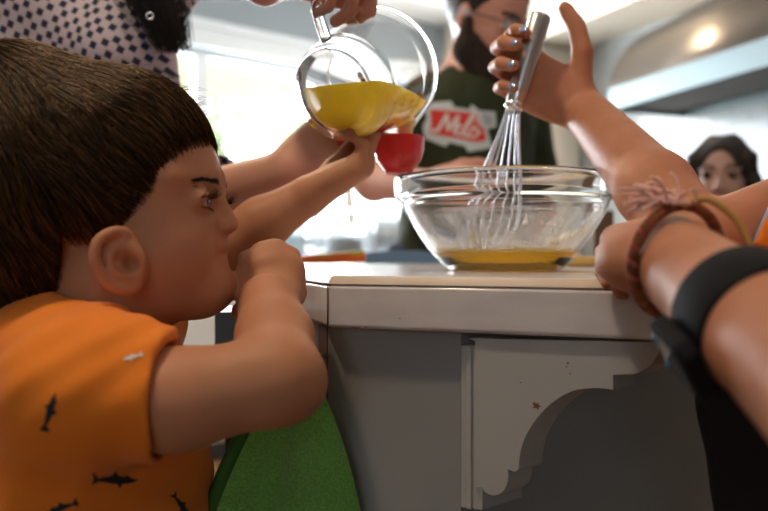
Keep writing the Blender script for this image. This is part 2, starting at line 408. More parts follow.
# ================================================================== boy
YM = .60
def boy():
    root = empty('person', (P(80,600,YM)[0], YM, 0), 'boy in orange shark print shirt leaning chin on hand at the counter', 'person')
    s = Sdf()
    B = lambda x, y, dy=0: P(x, y, YM)+V(0, dy, 0)
    # cranium, face
    ct, st = math.cos(math.radians(17)), math.sin(math.radians(17)); RT = np.array([[ct,0,-st],[0,1,0],[st,0,ct]])
    CR = [(B(75,166), V(.1075,.074,.0755), RT), (B(134,153), V(.0530,.058,.0560), None), (B(50,195), V(.080,.072,.078), None), (B(12,122), V(.060,.058,.056), None)]
    for c_, r_, q_ in CR: s.ell(c_, r_, q_, .02)
    s.ell(B(160,190), V(.048,.056,.055), None, .02)
    s.ell(B(165,235), V(.046,.050,.056), None, .02)
    for q in (-1, 1):
        s.cap(B(122,280,q*.044), B(205,290,q*.014), .021, .017, .02)
        s.ell(B(178,250,q*.034), V(.031,.022,.030), None, .018)
        s.cap(B(206,180,q*.012), B(186,184,q*.046), .010, .009, .010)
        s.ell(B(216,203,q*.031), V(.012,.015,.011), None, .008, True)
        s.ell(B(203.5,204,q*.030), V(.0130,.0138,.0130), None, .003)
        s.ell(B(221,206,q*.0285), V(.0062,.0095,.0026), None, .0015, True)
        s.ell(B(222,227,q*.0085), V(.0080,.0060,.0060), None, .005)
    s.cap(B(209,196), B(222,213), .0060, .0068, .008)
    s.cap(B(221,212), B(228.5,223.5), .0066, .0082, .005)
    s.ell(B(210,243), V(.011,.020,.010), None, .008)
    s.ell(B(217,247), V(.009,.016,.0055), None, .005)
    s.ell(B(215,261), V(.009,.015,.0060), None, .005)
    s.ell(B(208,287), V(.018,.020,.018), None, .014)
    s.cap(B(178,286), B(110,300), .022, .036, .025)
    # ears
    for q in (-1, 1):
        ry = .55*q
        c, sn = math.cos(ry), math.sin(ry)
        R = np.array([[c*.96, -sn*.96, .28], [sn, c, 0], [-.28*c, .28*sn, .96]]); R = np.array([nrm(R[0]), nrm(R[1]), nrm(np.cross(R[0], R[1]))])
        E = lambda a, b, d=0: P(120, 261, YM-.072) * V(1,0,1) + V(0, YM+q*.072, 0) + R[0]*a*.90 + R[2]*b*.87 + R[1]*d*q
        if q > 0:
            Rr = R; 
        s.ell(E(0,0,.0), V(.0150,.0050,.0195), R, .006)
        s.ell(E(.001,-.001,.0065), V(.0105,.0065,.0145), R, .003, True)
        s.ell(E(.010,-.001,-.006), V(.007,.012,.018), R, .01)
        rim = spline([E(.013,.012,-.002), E(.010,.021,.001), E(0,.0245,.004), E(-.0125,.0205,.0055), E(-.0185,.009,.006), E(-.0185,-.004,.0055), E(-.013,-.0155,.004), E(-.004,-.0225,.002), E(.005,-.0225,0)], 3)
        s.chain(rim, np.linspace(.0033,.0036,len(rim)), .0025)
        s.ell(E(.003,-.0225,.000), V(.0075,.0042,.0065), R, .004)
        ah = spline([E(.004,.013,.001), E(-.006,.008,.0035), E(-.0095,-.002,.0045), E(-.005,-.011,.0035), E(.004,-.0135,.003)], 3)
        s.chain(ah, [.0024]*len(ah), .002)
        s.ell(E(.0135,-.003,.003), V(.0045,.004,.0065), R, .003)
        s.ell(E(.006,-.004,.006), V(.0055,.010,.0065), R, .003, True)
    # neck, trunk
    s.cap(B(92,285), B(70,360), .043, .046, .03)
    s.cap(B(70,360), B(62,385), .050, .06, .03)
    ns, fs = P(78,392,.492), V(-.245,.70,.848)
    s.cap(ns, fs, .040, .040, .03)
    s.ell(B(80,450), V(.078,.105,.10), None, .04)
    s.cap(B(78,500,-.03), B(70,620,-.03), .072, .080, .04); s.cap(B(78,500,.03), B(70,620,.03), .072, .080, .04)
    # near (right) arm
    el = P(277,379,.50); wr = P(268,303,.592)
    s.cap(ns, P(178,400,.492), .037, .0325, .015); s.cap(P(178,400,.492), el, .0325, .0285, .012)
    s.cap(el, P(275,338,.55), .0290, .0270, .014); s.cap(P(275,338,.55), wr, .0270, .0235, .012)
    s.ell(P(300,384,.507), V(.014,.016,.016), None, .014)
    s.ell(P(269,270,.628), V(.0255,.020,.0200), None, .014); s.ell(P(273,252,.637), V(.0120,.012,.0100), None, .010)
    for kx, ky in ((248,259),(262,251),(277,249),(291,256)): s.ell(P(kx,ky,.640), V(.0085,.010,.0080), None, .006)
    hand(s, wr+V(0,.004,-.010), (-.03,.70,.66), (-1,.05,-.22), 'R', .62, ((1.15,1.45,.8),(1.0,1.5,.8),(1.05,1.45,.8),(1.2,1.4,.8)), ((.55,.75,.55),(.8,.1,.7),(.75,-.1,.75)), k=.008)
    # far (left) arm holding the cup
    fe = V(-.20,.80,.902); fw = P(305,198,.80)
    s.cap(fs, fe, .036, .030, .015); s.cap(fe, P(262,224,.80), .0310, .0275, .012); s.cap(P(262,224,.80), fw, .0275, .0215, .012)
    hand(s, fw, (.86,.06,.48), (.1,.9,.1), 'L', .80, (.75,1.2,.8), ((.8,.5,.35),(.9,.1,.3),(.9,-.1,.4)), k=.008)
    hips = V(B(70,620)[0], YM, .60)
    legs(s, hips, (1,0,0), .062, .17)
    ax = axes_for(s, .0030, fine=((2,.80,1.12,.0017),(1,.47,.56,.0017),(1,.56,.86,.0022),(0,-.30,0,.0018),(0,-.34,-.3,.0022)))
    D = evalg(s, ax); body = sculpt('body', D, ax, M['boyskin'], root, 2)
    # eyes
    for q in (-1, 1):
        c = B(203.5,204,q*.0300)
        v, f = lathe([(0,-.0108)]+[(.0108*math.sin(a), -.0108*math.cos(a)) for a in np.linspace(.2,math.pi-.2,10)]+[(0,.0108)], c+V(.0012,0,0), (1,0,0), 20)
        e = mesh_np('eye', v, f, M['eye'], root)
        v, f = lathe([(.0001,.0113),(.003,.0112),(.0055,.0097)], c+V(.0012,0,0), (1,0,0), 20); mesh_np('iris', v, f, M['iris'], e)
    # lashes and brows
    lash = []; lr = []
    for q in (-1, 1):
        lash = []; lr = []
        for i in range(70):
            up = i < 46; t = rng.uniform(-1, 1); b = B(217.5, 201.5 if up else 209.5, q*.030)+V(-.004*t*t, t*.011, 0)
            L = rng.uniform(.007,.012) if up else rng.uniform(.003,.005); zz = 1 if up else -1
            d = nrm(V(1, t*.5+rng.normal(0,.12), (rng.uniform(.0,.9) if up else -.5)))
            lash.append([b-d*.002, b+d*L*.5, b+d*L+V(0,0,zz*L*.28)]); lr.append(np.array([.00022,.00018,.00006]))
        v, f = tube_data(lash, lr, 4); mesh_np('eyelashes', v, f, M['boyhair'], root)
    br = []
    for q in (-1, 1):
        for i in range(140):
            t = rng.uniform(0,1); b = B(217-15*t, 184-3*t+6*t*t+rng.normal(0,1.3), 0)+V(-.002,q*(.012+.030*t),0)
            pt = b+V(.010,0,0); d = nrm(V(-.75, q*.9, .1+rng.normal(0,.15)))
            br.append((pt, d, q))
    # shirt
    g = Sdf(); axd = nrm(el-ns)
    op = P(163,400,.492)
    g.cap(ns, op+axd*.02, .0455, .0425, .01); g.plane(op, nrm(axd+V(.12,0,-.10)))
    fa = nrm(fe-fs); 
    g2 = Sdf(); g2.cap(fs, fs+(fe-fs)*.62, .046, .044, .01); g2.plane(fs+(fe-fs)*.30, fa)
    t = Sdf(); t.cap(ns, fs, .0475, .0475, .03); t.ell(B(80,450), V(.092,.124,.116), None, .04)
    t.cap(B(66,352), B(62,400), .062, .075, .04)
    t.cap(B(84,480,-.03), B(86,620,-.03), .086, .096, .04); t.cap(B(84,480,.03), B(86,620,.03), .086, .096, .04)
    t.cap(P(60,330,.55), P(150,352,.50), .010, .012, .04)
    lo, hi = t.bounds(); lo = np.minimum(lo, P(0,500,.44))-.02; hi = np.maximum(hi, V(-.1,.80,.95))+.02; lo[2] = .62
    sx = [np.arange(lo[0], hi[0], .0024), np.arange(lo[1], hi[1], .0026), np.arange(lo[2], hi[2], .0024)]; sx = [a.astype(np.float32) for a in sx]
    A = evalg(g, sx); A2 = evalg(g2, sx); T = evalg(t, sx); Dn = evalg(s, sx)
    def smin(a, b, k): h = np.maximum(k-np.abs(a-b), 0)/k; return np.minimum(a, b)-h*h*k*.25
    S = smin(smin(T, A, .02), A2, .02)
    X, Y, Z = sx[0][:, None, None], sx[1][None, :, None], sx[2][None, None, :]
    S = S+.0014*np.sin(X*95+Z*40+2*np.sin(Y*30))*np.sin(Z*62-X*55+Y*20)+.0007*np.sin((X-Z)*170+3*np.sin(Z*40))
    # crease below the sleeve
    hol = Sdf(); hol.cap(op-axd*.004, op+axd*.006, .0365, .0385, .002); hol.cap(B(92,285), B(76,352), .0455, .052, .004)
    hol.cap(fs+(fe-fs)*.15, fe, .037, .038, .002)
    H = evalg(hol, sx)
    S = np.maximum(np.maximum(np.maximum(S, -(Dn-.0018)), -H), .66-Z+0*X+0*Y).astype(np.float32)
    shirt = sculpt('shirt', S, sx, M['orange'], root, 2)
    # collar rib and sleeve hem are part of the shirt's look: thin ring on the neck
    deps = bpy.context.evaluated_depsgraph_get()
    me = shirt.data; off = Vector(shirt.location)+Vector(root.location)
    bv = BVHTree.FromPolygons([v.co+off for v in me.vertices], [tuple(p.vertices) for p in me.polygons])
    def decal(name, poly, material, parent, Y0, Y1, lift=.0007, bv=bv):
        me2 = bpy.data.meshes.new('t'); bm = bmesh.new(); vs = [bm.verts.new((x, y, 0)) for x, y in poly]; bm.faces.new(vs)
        bmesh.ops.triangulate(bm, faces=bm.faces); bmesh.ops.subdivide_edges(bm, edges=bm.edges, cuts=2, use_grid_fill=True)
        bad = False
        for v in bm.verts:
            o = Vector((0, 0, CZ)); d = (Vector(P(v.co.x, v.co.y, Y0))-o).normalized()
            hit = bv.ray_cast(o+d*(Y0-.3 if Y0 > .6 else .2), d)
            if hit[0] is None: bad = True; break
            v.co = hit[0]-d*lift
        if bad: bm.free(); return
        bm.to_mesh(me2); bm.free(); return link(name, me2, material, parent)
    shark = [(-18,0),(-12,-1.5),(-9,-4),(-7.5,-2.5),(-2,-3.2),(0,-7),(3.5,-3.2),(10,-2.2),(14,-1),(17,-5),(19,-5.5),(17.5,-.5),(20,4),(17,3),(13.5,1.2),(8,2),(3,3),(-1,3.2),(-3,7),(-5,3.2),(-12,2.5)]
    def put(cx, cy, ang, k, m, flip=1):
        c, s_ = math.cos(ang), math.sin(ang)
        o = decal('shark_print', [(cx+k*(flip*x*c-y*s_), cy+k*(flip*x*s_+y*c)) for x, y in shark], M[m], shirt, .5, 1)
        if o: o['label'] = 'white shark print' if m == 'whiteprint' else 'black shark print'
    put(50,411,math.pi*.60,1.08,'black'); put(116,480,0.0,1.25,'black',-1); put(61,508,-.3,.9,'black'); put(132,357,-.25,.55,'whiteprint'); put(182,506,.9,.8,'black',-1); put(22,478,.4,.0001,'black')
    # trousers
    tr = Sdf(); h2 = hips; 
    for q in (-1, 1):
        h = h2+V(0,q*.071,0); tr.cap(h, V(h[0],h[1],.32), .076, .055, .02); tr.cap(V(h[0],h[1],.32), V(h[0],h[1],.09), .055, .045, .01)
    tr.cap(h2+V(0,-.03,.0), h2+V(0,.03,.0), .088, .088, .02); tr.plane(V(0,0,.675), (0,0,1)); tr.plane(V(0,0,.07), (0,0,-1))
    tx = axes_for(tr, .006); TD = np.maximum(evalg(tr, tx), -(evalg(s, tx)-.001)); sculpt('trousers', TD, tx, M['denim'], root)
    # ---- hair: cap + strands following the crown flow
    hc = B(84,160); hr = V(.102,.083,.097)
    hs = Sdf()
    for c_, r_, q_ in CR: hs.ell(c_, r_+.0062, q_, .02)
    hs.ell(B(42,226), V(.068,.069,.084), None, .03)
    fr = Sdf()
    hx = axes_for(hs, .0024); HD = evalg(hs, hx)
    XX = hx[0][:, None, None]; YY = hx[1][None, :, None]; ZZ = hx[2][None, None, :]
    px = 384+F*XX/YM; py = 255.5-(ZZ-CZ)*F/YM; dy = YY-YM
    def hairline(x, y, d):
        # positive outside the hair region; pixel-like profile coordinates on the mid plane
        front = np.interp(y, [60,120,138,146,155,172,195,210,225,235,260,300], [230,216,210,202,190,178,167,157,148,128,100,96])
        back = 338-.32*np.clip(x, -40, 130)
        ear = np.where((x > 84) & (x < 150), 1, 0)
        back = np.where(x > 82, np.minimum(back, 236+np.clip(96-x, 0, 14)*5.5), back)
        return np.maximum(x-front, y-back)
    HL = hairline(px, py, dy)/1245
    HD = np.maximum(HD, (HL+.004).astype(np.float32)); HD = np.maximum(HD, -(evalg(s, hx)+.004))
    cap_ = sculpt('hair', HD, hx, M['boycap'], root, 3)
    crown = B(5,80,-.01); strands = []; rad = []
    N = 15000; u = rng.normal(size=(N*3, 3)); u /= np.linalg.norm(u, axis=1)[:, None]; cnt = 0
    hv, hf = nets(evalg(hs, hx), hx); tree = BVHTree.FromPolygons([Vector(p) for p in hv], [tuple(map(int, q)) for q in hf])
    for d in u:
        if cnt >= N: break
        hit = tree.ray_cast(Vector(hc)+Vector(d)*.2, -Vector(d))
        if hit[0] is None: continue
        p = np.array(hit[0]); x = 384+F*p[0]/YM; y = 255.5-(p[2]-CZ)*F/YM
        if hairline(x, y, p[1]-YM) > rng.normal(-3,3) or p[1] > YM+.05: continue
        path = [p]; L = rng.uniform(.022,.046); n = 6; st = L/n; jit = rng.normal(0,.18,3)
        amp = rng.uniform(.0003,.0030); edge = rng.uniform(1,9)
        for i in range(n):
            r = p-crown; nn = np.array(tree.find_nearest(Vector(p))[1]); r = r-np.dot(r, nn)*nn; r = nrm(r)
            tw = np.cross(nn, r)*(.35*math.exp(-np.linalg.norm(p-crown)/.05))
            dirv = nrm(r+tw+V(.22,0,-.35)+jit*.5+.25*V(math.sin(p[2]*90+p[0]*50),0,math.sin(p[0]*130)))
            dirv = nrm(dirv-np.dot(dirv, nn)*nn); p = p+dirv*st
            loc = tree.find_nearest(Vector(p)); q = np.array(loc[0]); h = amp*math.sin(math.pi*min(1,(i+1)/n*.8))+.0003
            p = q+nn*h; x = 384+F*p[0]/YM; y = 255.5-(p[2]-CZ)*F/YM
            path.append(p)
            if hairline(x, y, p[1]-YM) > edge: break
        if len(path) < 3: continue
        strands.append(np.array(path)); m = len(path); rad.append(np.linspace(.00042,.00010,m)*rng.uniform(.7,1.3)); cnt += 1
    for i in range(60):
        b = B(rng.uniform(120,208), 66, rng.normal(0,.012)); 
        hit = tree.ray_cast(Vector(b)+Vector((0,0,.1)), Vector((0,0,-1)))
        if hit[0] is None: continue
        p = np.array(hit[0]); d = nrm(V(1,rng.normal(0,.3),rng.uniform(.05,.5))); L = rng.uniform(.010,.024)
        strands.append(np.array([p, p+d*L*.5, p+d*L-V(0,0,L*.2)])); rad.append(np.array([.0002,.00015,.00006]))
    v, f = tube_data(strands, rad, 3)
    faces = [q for q in f]; st_ = mesh_np('strands', v, faces, M['boyhair'], cap_)
    # brows projected on to the face
    bb = BVHTree.FromPolygons([v.co+off for v in body.data.vertices], [tuple(p.vertices) for p in body.data.polygons])
    for side in (-1, 1):
      bp = []; brr = []
      for p, d, sd_ in br:
        if sd_ != side: continue
        q, n_, _, _ = bb.find_nearest(Vector(p)); 
        if q is None: continue
        q = np.array(q); n_ = np.array(n_); d = nrm(d-np.dot(d, n_)*n_); q2 = bb.find_nearest(Vector(q+d*.006))[0]
        bp.append([q, q+d*.003+n_*.0006, np.array(q2)+n_*.0003]); brr.append(np.array([.00020,.00016,.00006]))
      v, f = tube_data(bp, brr, 3); mesh_np('eyebrow', v, f, M['boycap'], root)
    return decal
decal = boy()

# ================================================================== woman pouring (behind the boy)
def woman():
    root = empty('person', (-.60, 1.18, 0), 'woman in patterned blouse pouring from glass jug behind boy', 'person')
    s = Sdf(); Yw = 1.05
    sl, sr = P(158,-28,1.00), P(-95,-20,1.10)
    s.cap(P(60,30,1.08), P(40,200,1.12), .125, .12, .06); s.cap(P(40,200,1.12), P(-60,380,1.16), .12, .13, .05)
    s.cap(sl, sr, .050, .050, .05); s.cap(P(75,-20,1.05), P(112,-90,1.02), .05, .045, .04)
    head(s, P(135,-165,.99), (.55,-.55,-.55), (.15,0,1), .215)
    j = JUG; hp = j['grip']; F_ = j['F']; T_ = j['axis']
    wr = hp-F_*.072-nrm(j['Pn'])*.024
    e1 = P(215,-190,.93)
    s.cap(sl, e1, .044, .036, .02); s.cap(e1, wr, .036, .025, .015)
    tips = hand(s, wr, F_+j['Pn']*.05, T_, 'R', .95, (.75,1.35,.75), ((.7,.4,.5),(.9,-.1,.4),(.8,-.2,.5)), k=.006)
    # steadying arm
    w2 = P(288,172,.885); e2 = P(150,215,1.05)
    s.cap(P(20,10,1.10), e2, .045, .040, .02); s.cap(e2, w2, .042, .026, .015)
    hand(s, w2, (.80,-.10,.62), (-.5,.2,.8), 'R', .92, (1.2,1.5,.8), ((.75,.3,.4),(.95,0,.3),(.9,0,.4)), k=.008)
    hips = V(-.62,1.20,.86); s.cap(P(-60,380,1.16), hips, .13, .13, .05); s.cap(hips+V(-.04,.03,0), hips+V(.04,-.03,0), .15, .15, .05)
    legs(s, hips, (.6,-.6,0), .085, .22)
    ax = axes_for(s, .009, fine=((0,-.16,.03,.0026),(1,.76,.98,.0032),(2,.94,1.06,.003),(2,1.15,1.30,.0028)))
    sculpt('body', evalg(s, ax), ax, M['womanskin'], root, 2)
    # ring on the gripping hand
    r0 = tips[1][0]-tips[1][1]*.010
    pts = [r0+.0090*(math.cos(a)*nrm(np.cross(tips[1][1],(0,0,1)))+math.sin(a)*nrm(np.cross(tips[1][1],np.cross(tips[1][1],(0,0,1))))) for a in np.linspace(0,2*math.pi,25)[:-1]]
    o = tube('ring', pts, .0009, M['wire'], root, 8, True); o['label'] = 'thin silver finger ring'
    # blouse
    g = Sdf(); g.cap(P(60,28,1.08), P(40,200,1.12), .137, .132, .06); g.cap(P(40,200,1.12), P(-60,380,1.16), .132, .145, .05); g.cap(P(-60,380,1.16), V(-.61,1.195,.80), .145, .165, .05)
    g.cap(sl, sr, .060, .060, .05)
    g.cap(P(120,60,1.0), P(135,180,1.05), .075, .07, .05)
    g.cap(sl, sl+(e1-sl)*.8, .057, .055, .02)
    c2 = Sdf(); c2.cap(P(20,10,1.10), e2, .060, .058, .02); ed = nrm(w2-e2); cp = P(226,186,.97)
    c2.cap(e2, cp, .056, .044, .02); c2.plane(cp, ed)
    lo, hi = g.bounds(); hi = np.maximum(hi, cp+.05); lo -= .02; hi += .02
    gx = [np.arange(lo[i], hi[i], .0045).astype(np.float32) for i in range(3)]
    G = np.minimum(evalg(g, gx), evalg(c2, gx)); X, Y, Z = gx[0][:, None, None], gx[1][None, :, None], gx[2][None, None, :]
    G = G+.003*np.sin(X*60+Z*25)*np.sin(Z*35-X*20)
    hol = Sdf(); hol.cap(cp-ed*.03, cp+ed*.05, .038, .042, .003)
    hol.cap(P(118,36,.97)+V(0,.02,0), P(92,-60,.97)+V(0,.0,0), .004, .060, .006); hol.cap(P(118,36,.91), P(96,-60,.88), .004, .07, .006); hol.cap(P(75,-20,1.05), P(112,-90,1.02), .064, .06, .01)
    G = np.maximum(np.maximum(G, -(evalg(s, gx)-.002)), -evalg(hol, gx)).astype(np.float32)
    bl = sculpt('blouse', G, gx, M['blouse'], root, 2)
    # trousers
    t = Sdf(); t.cap(hips+V(-.04,.03,.06), hips+V(.04,-.03,.06), .158, .158, .05); fw = nrm(V(.6,-.6,0)); lf = np.cross(V(0,0,1), fw)
    for q in (-1, 1):
        h = hips+lf*q*.098; t.cap(h, V(h[0],h[1],.45), .10, .075, .02); t.cap(V(h[0],h[1],.45), V(h[0],h[1],.1), .075, .06, .02)
    t.plane(V(0,0,.08), (0,0,-1)); tx = axes_for(t, .01); sculpt('trousers', np.maximum(evalg(t, tx), -(evalg(s, tx)-.002)), tx, M['denim'], root)
    # hair
    h = Sdf(); HC = P(135,-165,.99); h.ell(HC+V(-.03,.03,.03), V(.10,.105,.115), None, .03)
    h.cap(HC+V(-.02,.06,0), P(120,-60,1.06), .07, .05, .04)
    h.chain([P(158,-120,.95), P(152,-60,.93), P(150,-10,.93), P(164,25,.93)], [.045,.032,.022,.008], .02)
    hx = axes_for(h, .005); HH = evalg(h, hx); X, Y, Z = hx[0][:, None, None], hx[1][None, :, None], hx[2][None, None, :]
    HH = HH+.0025*np.sin(X*420+Y*200+Z*30)
    sculpt('hair', np.maximum(HH, -(evalg(s, hx)+.004)).astype(np.float32), hx, M['darkhair'], root, 1)
    st = []; ra = []
    for i in range(900):
        o1, o2 = rng.normal(0,1,2); t_ = rng.uniform(.55,1); ex = rng.normal(0,5)
        p = [P(156,-125,.95)+V(o1*.016,o2*.014,0), P(150+o1*11,-60,.93)+V(0,o2*.012,0), P(150+o1*12,-10,.925)+V(0,o2*.010,0), P(160+o1*10+ex*.4,22*t_,.925)+V(0,o2*.008,0), P(172+o1*6+ex,54*t_,.93)+V(0,o2*.006,0)]
        q = spline(p, 4); st.append(q); ra.append(np.linspace(.0009,.0003,len(q)))
    v, f = tube_data(st, ra, 3); mesh_np('hair_strands', v, f, M['womanhair'], root)
    er = tube('earring', [P(150,16,.905)+.004*V(math.cos(a),0,math.sin(a)) for a in np.linspace(0,2*math.pi,17)[:-1]], .0016, M['wire'], root, 8, True); er['label'] = 'bright silver earring'

# ================================================================== glass jug, cup
def jug():
    Bc = P(334,95,.757); Mc = P(379,70,.85); a = nrm(Mc-Bc); L = float(np.linalg.norm(Mc-Bc))
    r = V(0,0,1)-a[2]*a; r = nrm(r); r = nrm(r+np.cross(a, r)*-.12); sd = np.cross(a, r)
    root = empty('measuring_jug', tuple(Bc), 'tilted glass measuring jug of melted butter being poured', 'jug')
    n = 72; ro = lambda h: .0475+(.0665-.0475)*min(1, (h/L))**.8
    prof = [(.0,.002),(.036,.002),(.0395,.0),(.0455,.0008),(.0485,.004),(.0495,.010)]+[(ro(h)+.0015, h) for h in np.linspace(.02,L-.012,7)]+[(.0695,L-.006),(.0715,L-.001),(.0705,L+.0015),(.0675,L),(.0655,L-.005)]
    pin = [(ro(h)-.0022, h) for h in np.linspace(L-.014,.016,7)]+[(.0425,.0095),(.036,.007),(.0,.0065)]
    rs = nrm(r-np.cross(a, r)*.12)
    v, f = lathe(prof+pin, Bc, a, n, udir=-rs); v = np.array(v).reshape(-1, n, 3)
    # spout: pull the lip outwards on the side facing down
    for i in range(v.shape[0]):
        for j in range(n):
            ang = 2*math.pi*j/n; ang = min(ang, 2*math.pi-ang); rel = v[i, j]-Bc; h = rel@a
            w = math.exp(-(ang/.24)**2)*max(0, (h-(L-.03))/.03)**2
            if (rel-h*a)@(-rs) > .02: v[i, j] += (-rs)*w*.009+a*w*.002
    bm = bmesh.new(); bv = [bm.verts.new(Vector(p)) for p in v.reshape(-1, 3)]
    for q in f: bm.faces.new([bv[k] for k in q])
    bmesh.ops.remove_doubles(bm, verts=bm.verts, dist=1e-6)
    glass = bm_obj('glass_body', bm, M['glass'], root, True)
    # foot ring
    H = lambda h, rad: Bc+a*h+r*rad
    hp = spline([H(.020,.0500), H(.019,.074), H(.026,.0920), H(.050,.1000), H(.078,.1010), H(.096,.0950), H(.102,.0690)], 6)
    tube('handle', hp, .0060, M['glass'], root, 14)
    # measurement marks
    mv = []; mf = []
    def arc(h, a0, a1, w):
        k = len(mv); m = 9
        for t in np.linspace(a0, a1, m):
            d = math.cos(t)*-r+math.sin(t)*sd
            for hh in (h-w/2, h+w/2): mv.append(Bc+a*hh+d*(ro(hh)+.0019))
        for i in range(m-1): mf.append((k+2*i, k+2*i+1, k+2*i+3, k+2*i+2))
    def seg(p, q, w=.0011):
        k = len(mv); p = V(*p); q = V(*q); d = nrm(q-p); nn = V(-d[1], d[0])*w/2
        for pt in (p+nn, q+nn, q-nn, p-nn):
            t, h = pt[0], pt[1]; dd = math.cos(t/.058)*-r+math.sin(t/.058)*sd; mv.append(Bc+a*h+dd*(ro(h)+.0019))
        mf.append((k, k+1, k+2, k+3))
    for sgn in (1,):
        for i, h in enumerate(np.linspace(.030,.092,8)): arc(h, .35*sgn, (.35+(.42 if i % 2 else .75))*sgn, .0011)
        def glyph(ch, t0, h0, k=.008):
            G = {'1':[((.5,0),(.5,1)),((.5,1),(.25,.8))], '2':[((0,.8),(.3,1)),((.3,1),(.7,.8)),((.7,.8),(0,0)),((0,0),(.8,0))], '3':[((0,1),(.7,1)),((.7,1),(.3,.55)),((.3,.55),(.7,.3)),((.7,.3),(.4,0)),((.4,0),(0,.1))],
                 'C':[((.8,.9),(.4,1)),((.4,1),(0,.5)),((0,.5),(.4,0)),((.4,0),(.8,.1))], 'U':[((0,1),(0,.1)),((0,.1),(.7,.1)),((.7,.1),(.7,1))], 'P':[((0,0),(0,1)),((0,1),(.7,.8)),((.7,.8),(0,.45))], 'S':[((.8,1),(0,.8)),((0,.8),(.8,.3)),((.8,.3),(0,0))]}
            for p, q in G[ch]: seg((t0+p[0]*k*.7, h0+p[1]*k), (t0+q[0]*k*.7, h0+q[1]*k))
        glyph('1', .054, .040); glyph('2', .054, .062); glyph('3', .054, .083)
        for i, ch in enumerate('CUPS'): glyph(ch, .008+.0072*i, .094, .007)
    mesh_np('measuring_marks', mv, mf, M['redprint'], root, False)
    # butter inside, cut by the level plane
    zl = P(335,83,.757)[2]
    li = [(0,.0078),(.034,.0082),(.0415,.0105)]+[(ro(h)-.0030, h) for h in np.linspace(.017,L-.002,9)]+[(0,L-.002)]
    v, f = lathe(li, Bc, a, n, udir=-r); bm = bmesh.new(); bv = [bm.verts.new(Vector(p)) for p in v]
    for q in f: bm.faces.new([bv[k] for k in q])
    bmesh.ops.remove_doubles(bm, verts=bm.verts, dist=1e-6)
    g = bm.verts[:]+bm.edges[:]+bm.faces[:]
    bmesh.ops.bisect_plane(bm, geom=g, plane_co=(0,0,zl), plane_no=(0,.12,1), clear_outer=True) if False else bmesh.ops.bisect_plane(bm, geom=g, plane_co=(P(335,83,.757)[0],.757,zl), plane_no=(0,0,1), clear_outer=True)
    e = [q for q in bm.edges if q.is_boundary]; bmesh.ops.contextual_create(bm, geom=e)
    lq = bm_obj('melted_butter', bm, M['oil'], None, False); tag(lq, 'golden melted butter inside the tilted glass jug', 'butter')
    lip = Mc-rs*.0765+a*.002
    print('LIP', 384+F*lip[0]/lip[1], 255.5-(lip[2]-CZ)*F/lip[1], lip)
    return dict(axis=a, r=r, Pn=-r, F=nrm(np.cross(a, r)), grip=Bc+a*.056+r*.1010, lip=lip)
JUG = jug()
0 and print('lip px', 384+F*JUG['lip'][0]/JUG['lip'][1], 255.5-(JUG['lip'][2]-CZ)*F/JUG['lip'][1], 'F', JUG['F'], 'r', JUG['r'])
CUPC = P(399,174,JUG['lip'][1]-.002)
def cup():
    k = CUPC[1]/.85
    root = empty('measuring_cup', tuple(CUPC), 'small glossy red measuring cup held under the jug spout', 'cup')
    prof = [(0,.001),(.0145,.001),(.0155,0),(.017,.001),(.0165,.004),(.0205,.008),(.0255,.016),(.0283,.027),(.0293,.040),(.0300,.0415),(.0288,.042),(.0275,.040),(.0265,.027),(.0238,.017),(.018,.009),(.0,.0065)]
    lathe_obj('cup_bowl', [(a*k, b*k) for a, b in prof], CUPC, (0,0,1), M['red'], root, 56, False)
    hd = [CUPC+V(-.027,0,.037)*k, CUPC+V(-.040,-.002,.037)*k, CUPC+V(-.070,-.006,.034)*k]
    v, f = tube_data([hd], [np.array([.0045,.005,.0055])*k], 14); v = [CUPC+(p-CUPC)*V(1,1,1) for p in v]; mesh_np('handle', v, f, M['red'], root)
    lp = JUG['lip']; st = spline([lp+V(-.002,-.012,.012), lp+V(.0,0,-.001), V(*((lp+CUPC)[:2]/2), CUPC[2]+.040), V(CUPC[0],CUPC[1],CUPC[2]+.012)], 6)
    s = tube('butter_stream', st, np.concatenate([np.linspace(.0125,.0070,9), np.linspace(.0068,.0045,len(st)-9)]), M['stream'], None, 16)
    tag(s, 'pale stream of butter falling from jug spout into red cup', 'butter')
    v, f = lathe([(0,.0075*k),(.0175*k,.0095*k),(.0232*k,.017*k),(.0255*k,.024*k),(0,.0243*k)], CUPC, (0,0,1), 40)
    tag(mesh_np('melted_butter', v, f, M['stream'], None), 'pale butter pooled inside the red measuring cup', 'butter')
cup(); woman()
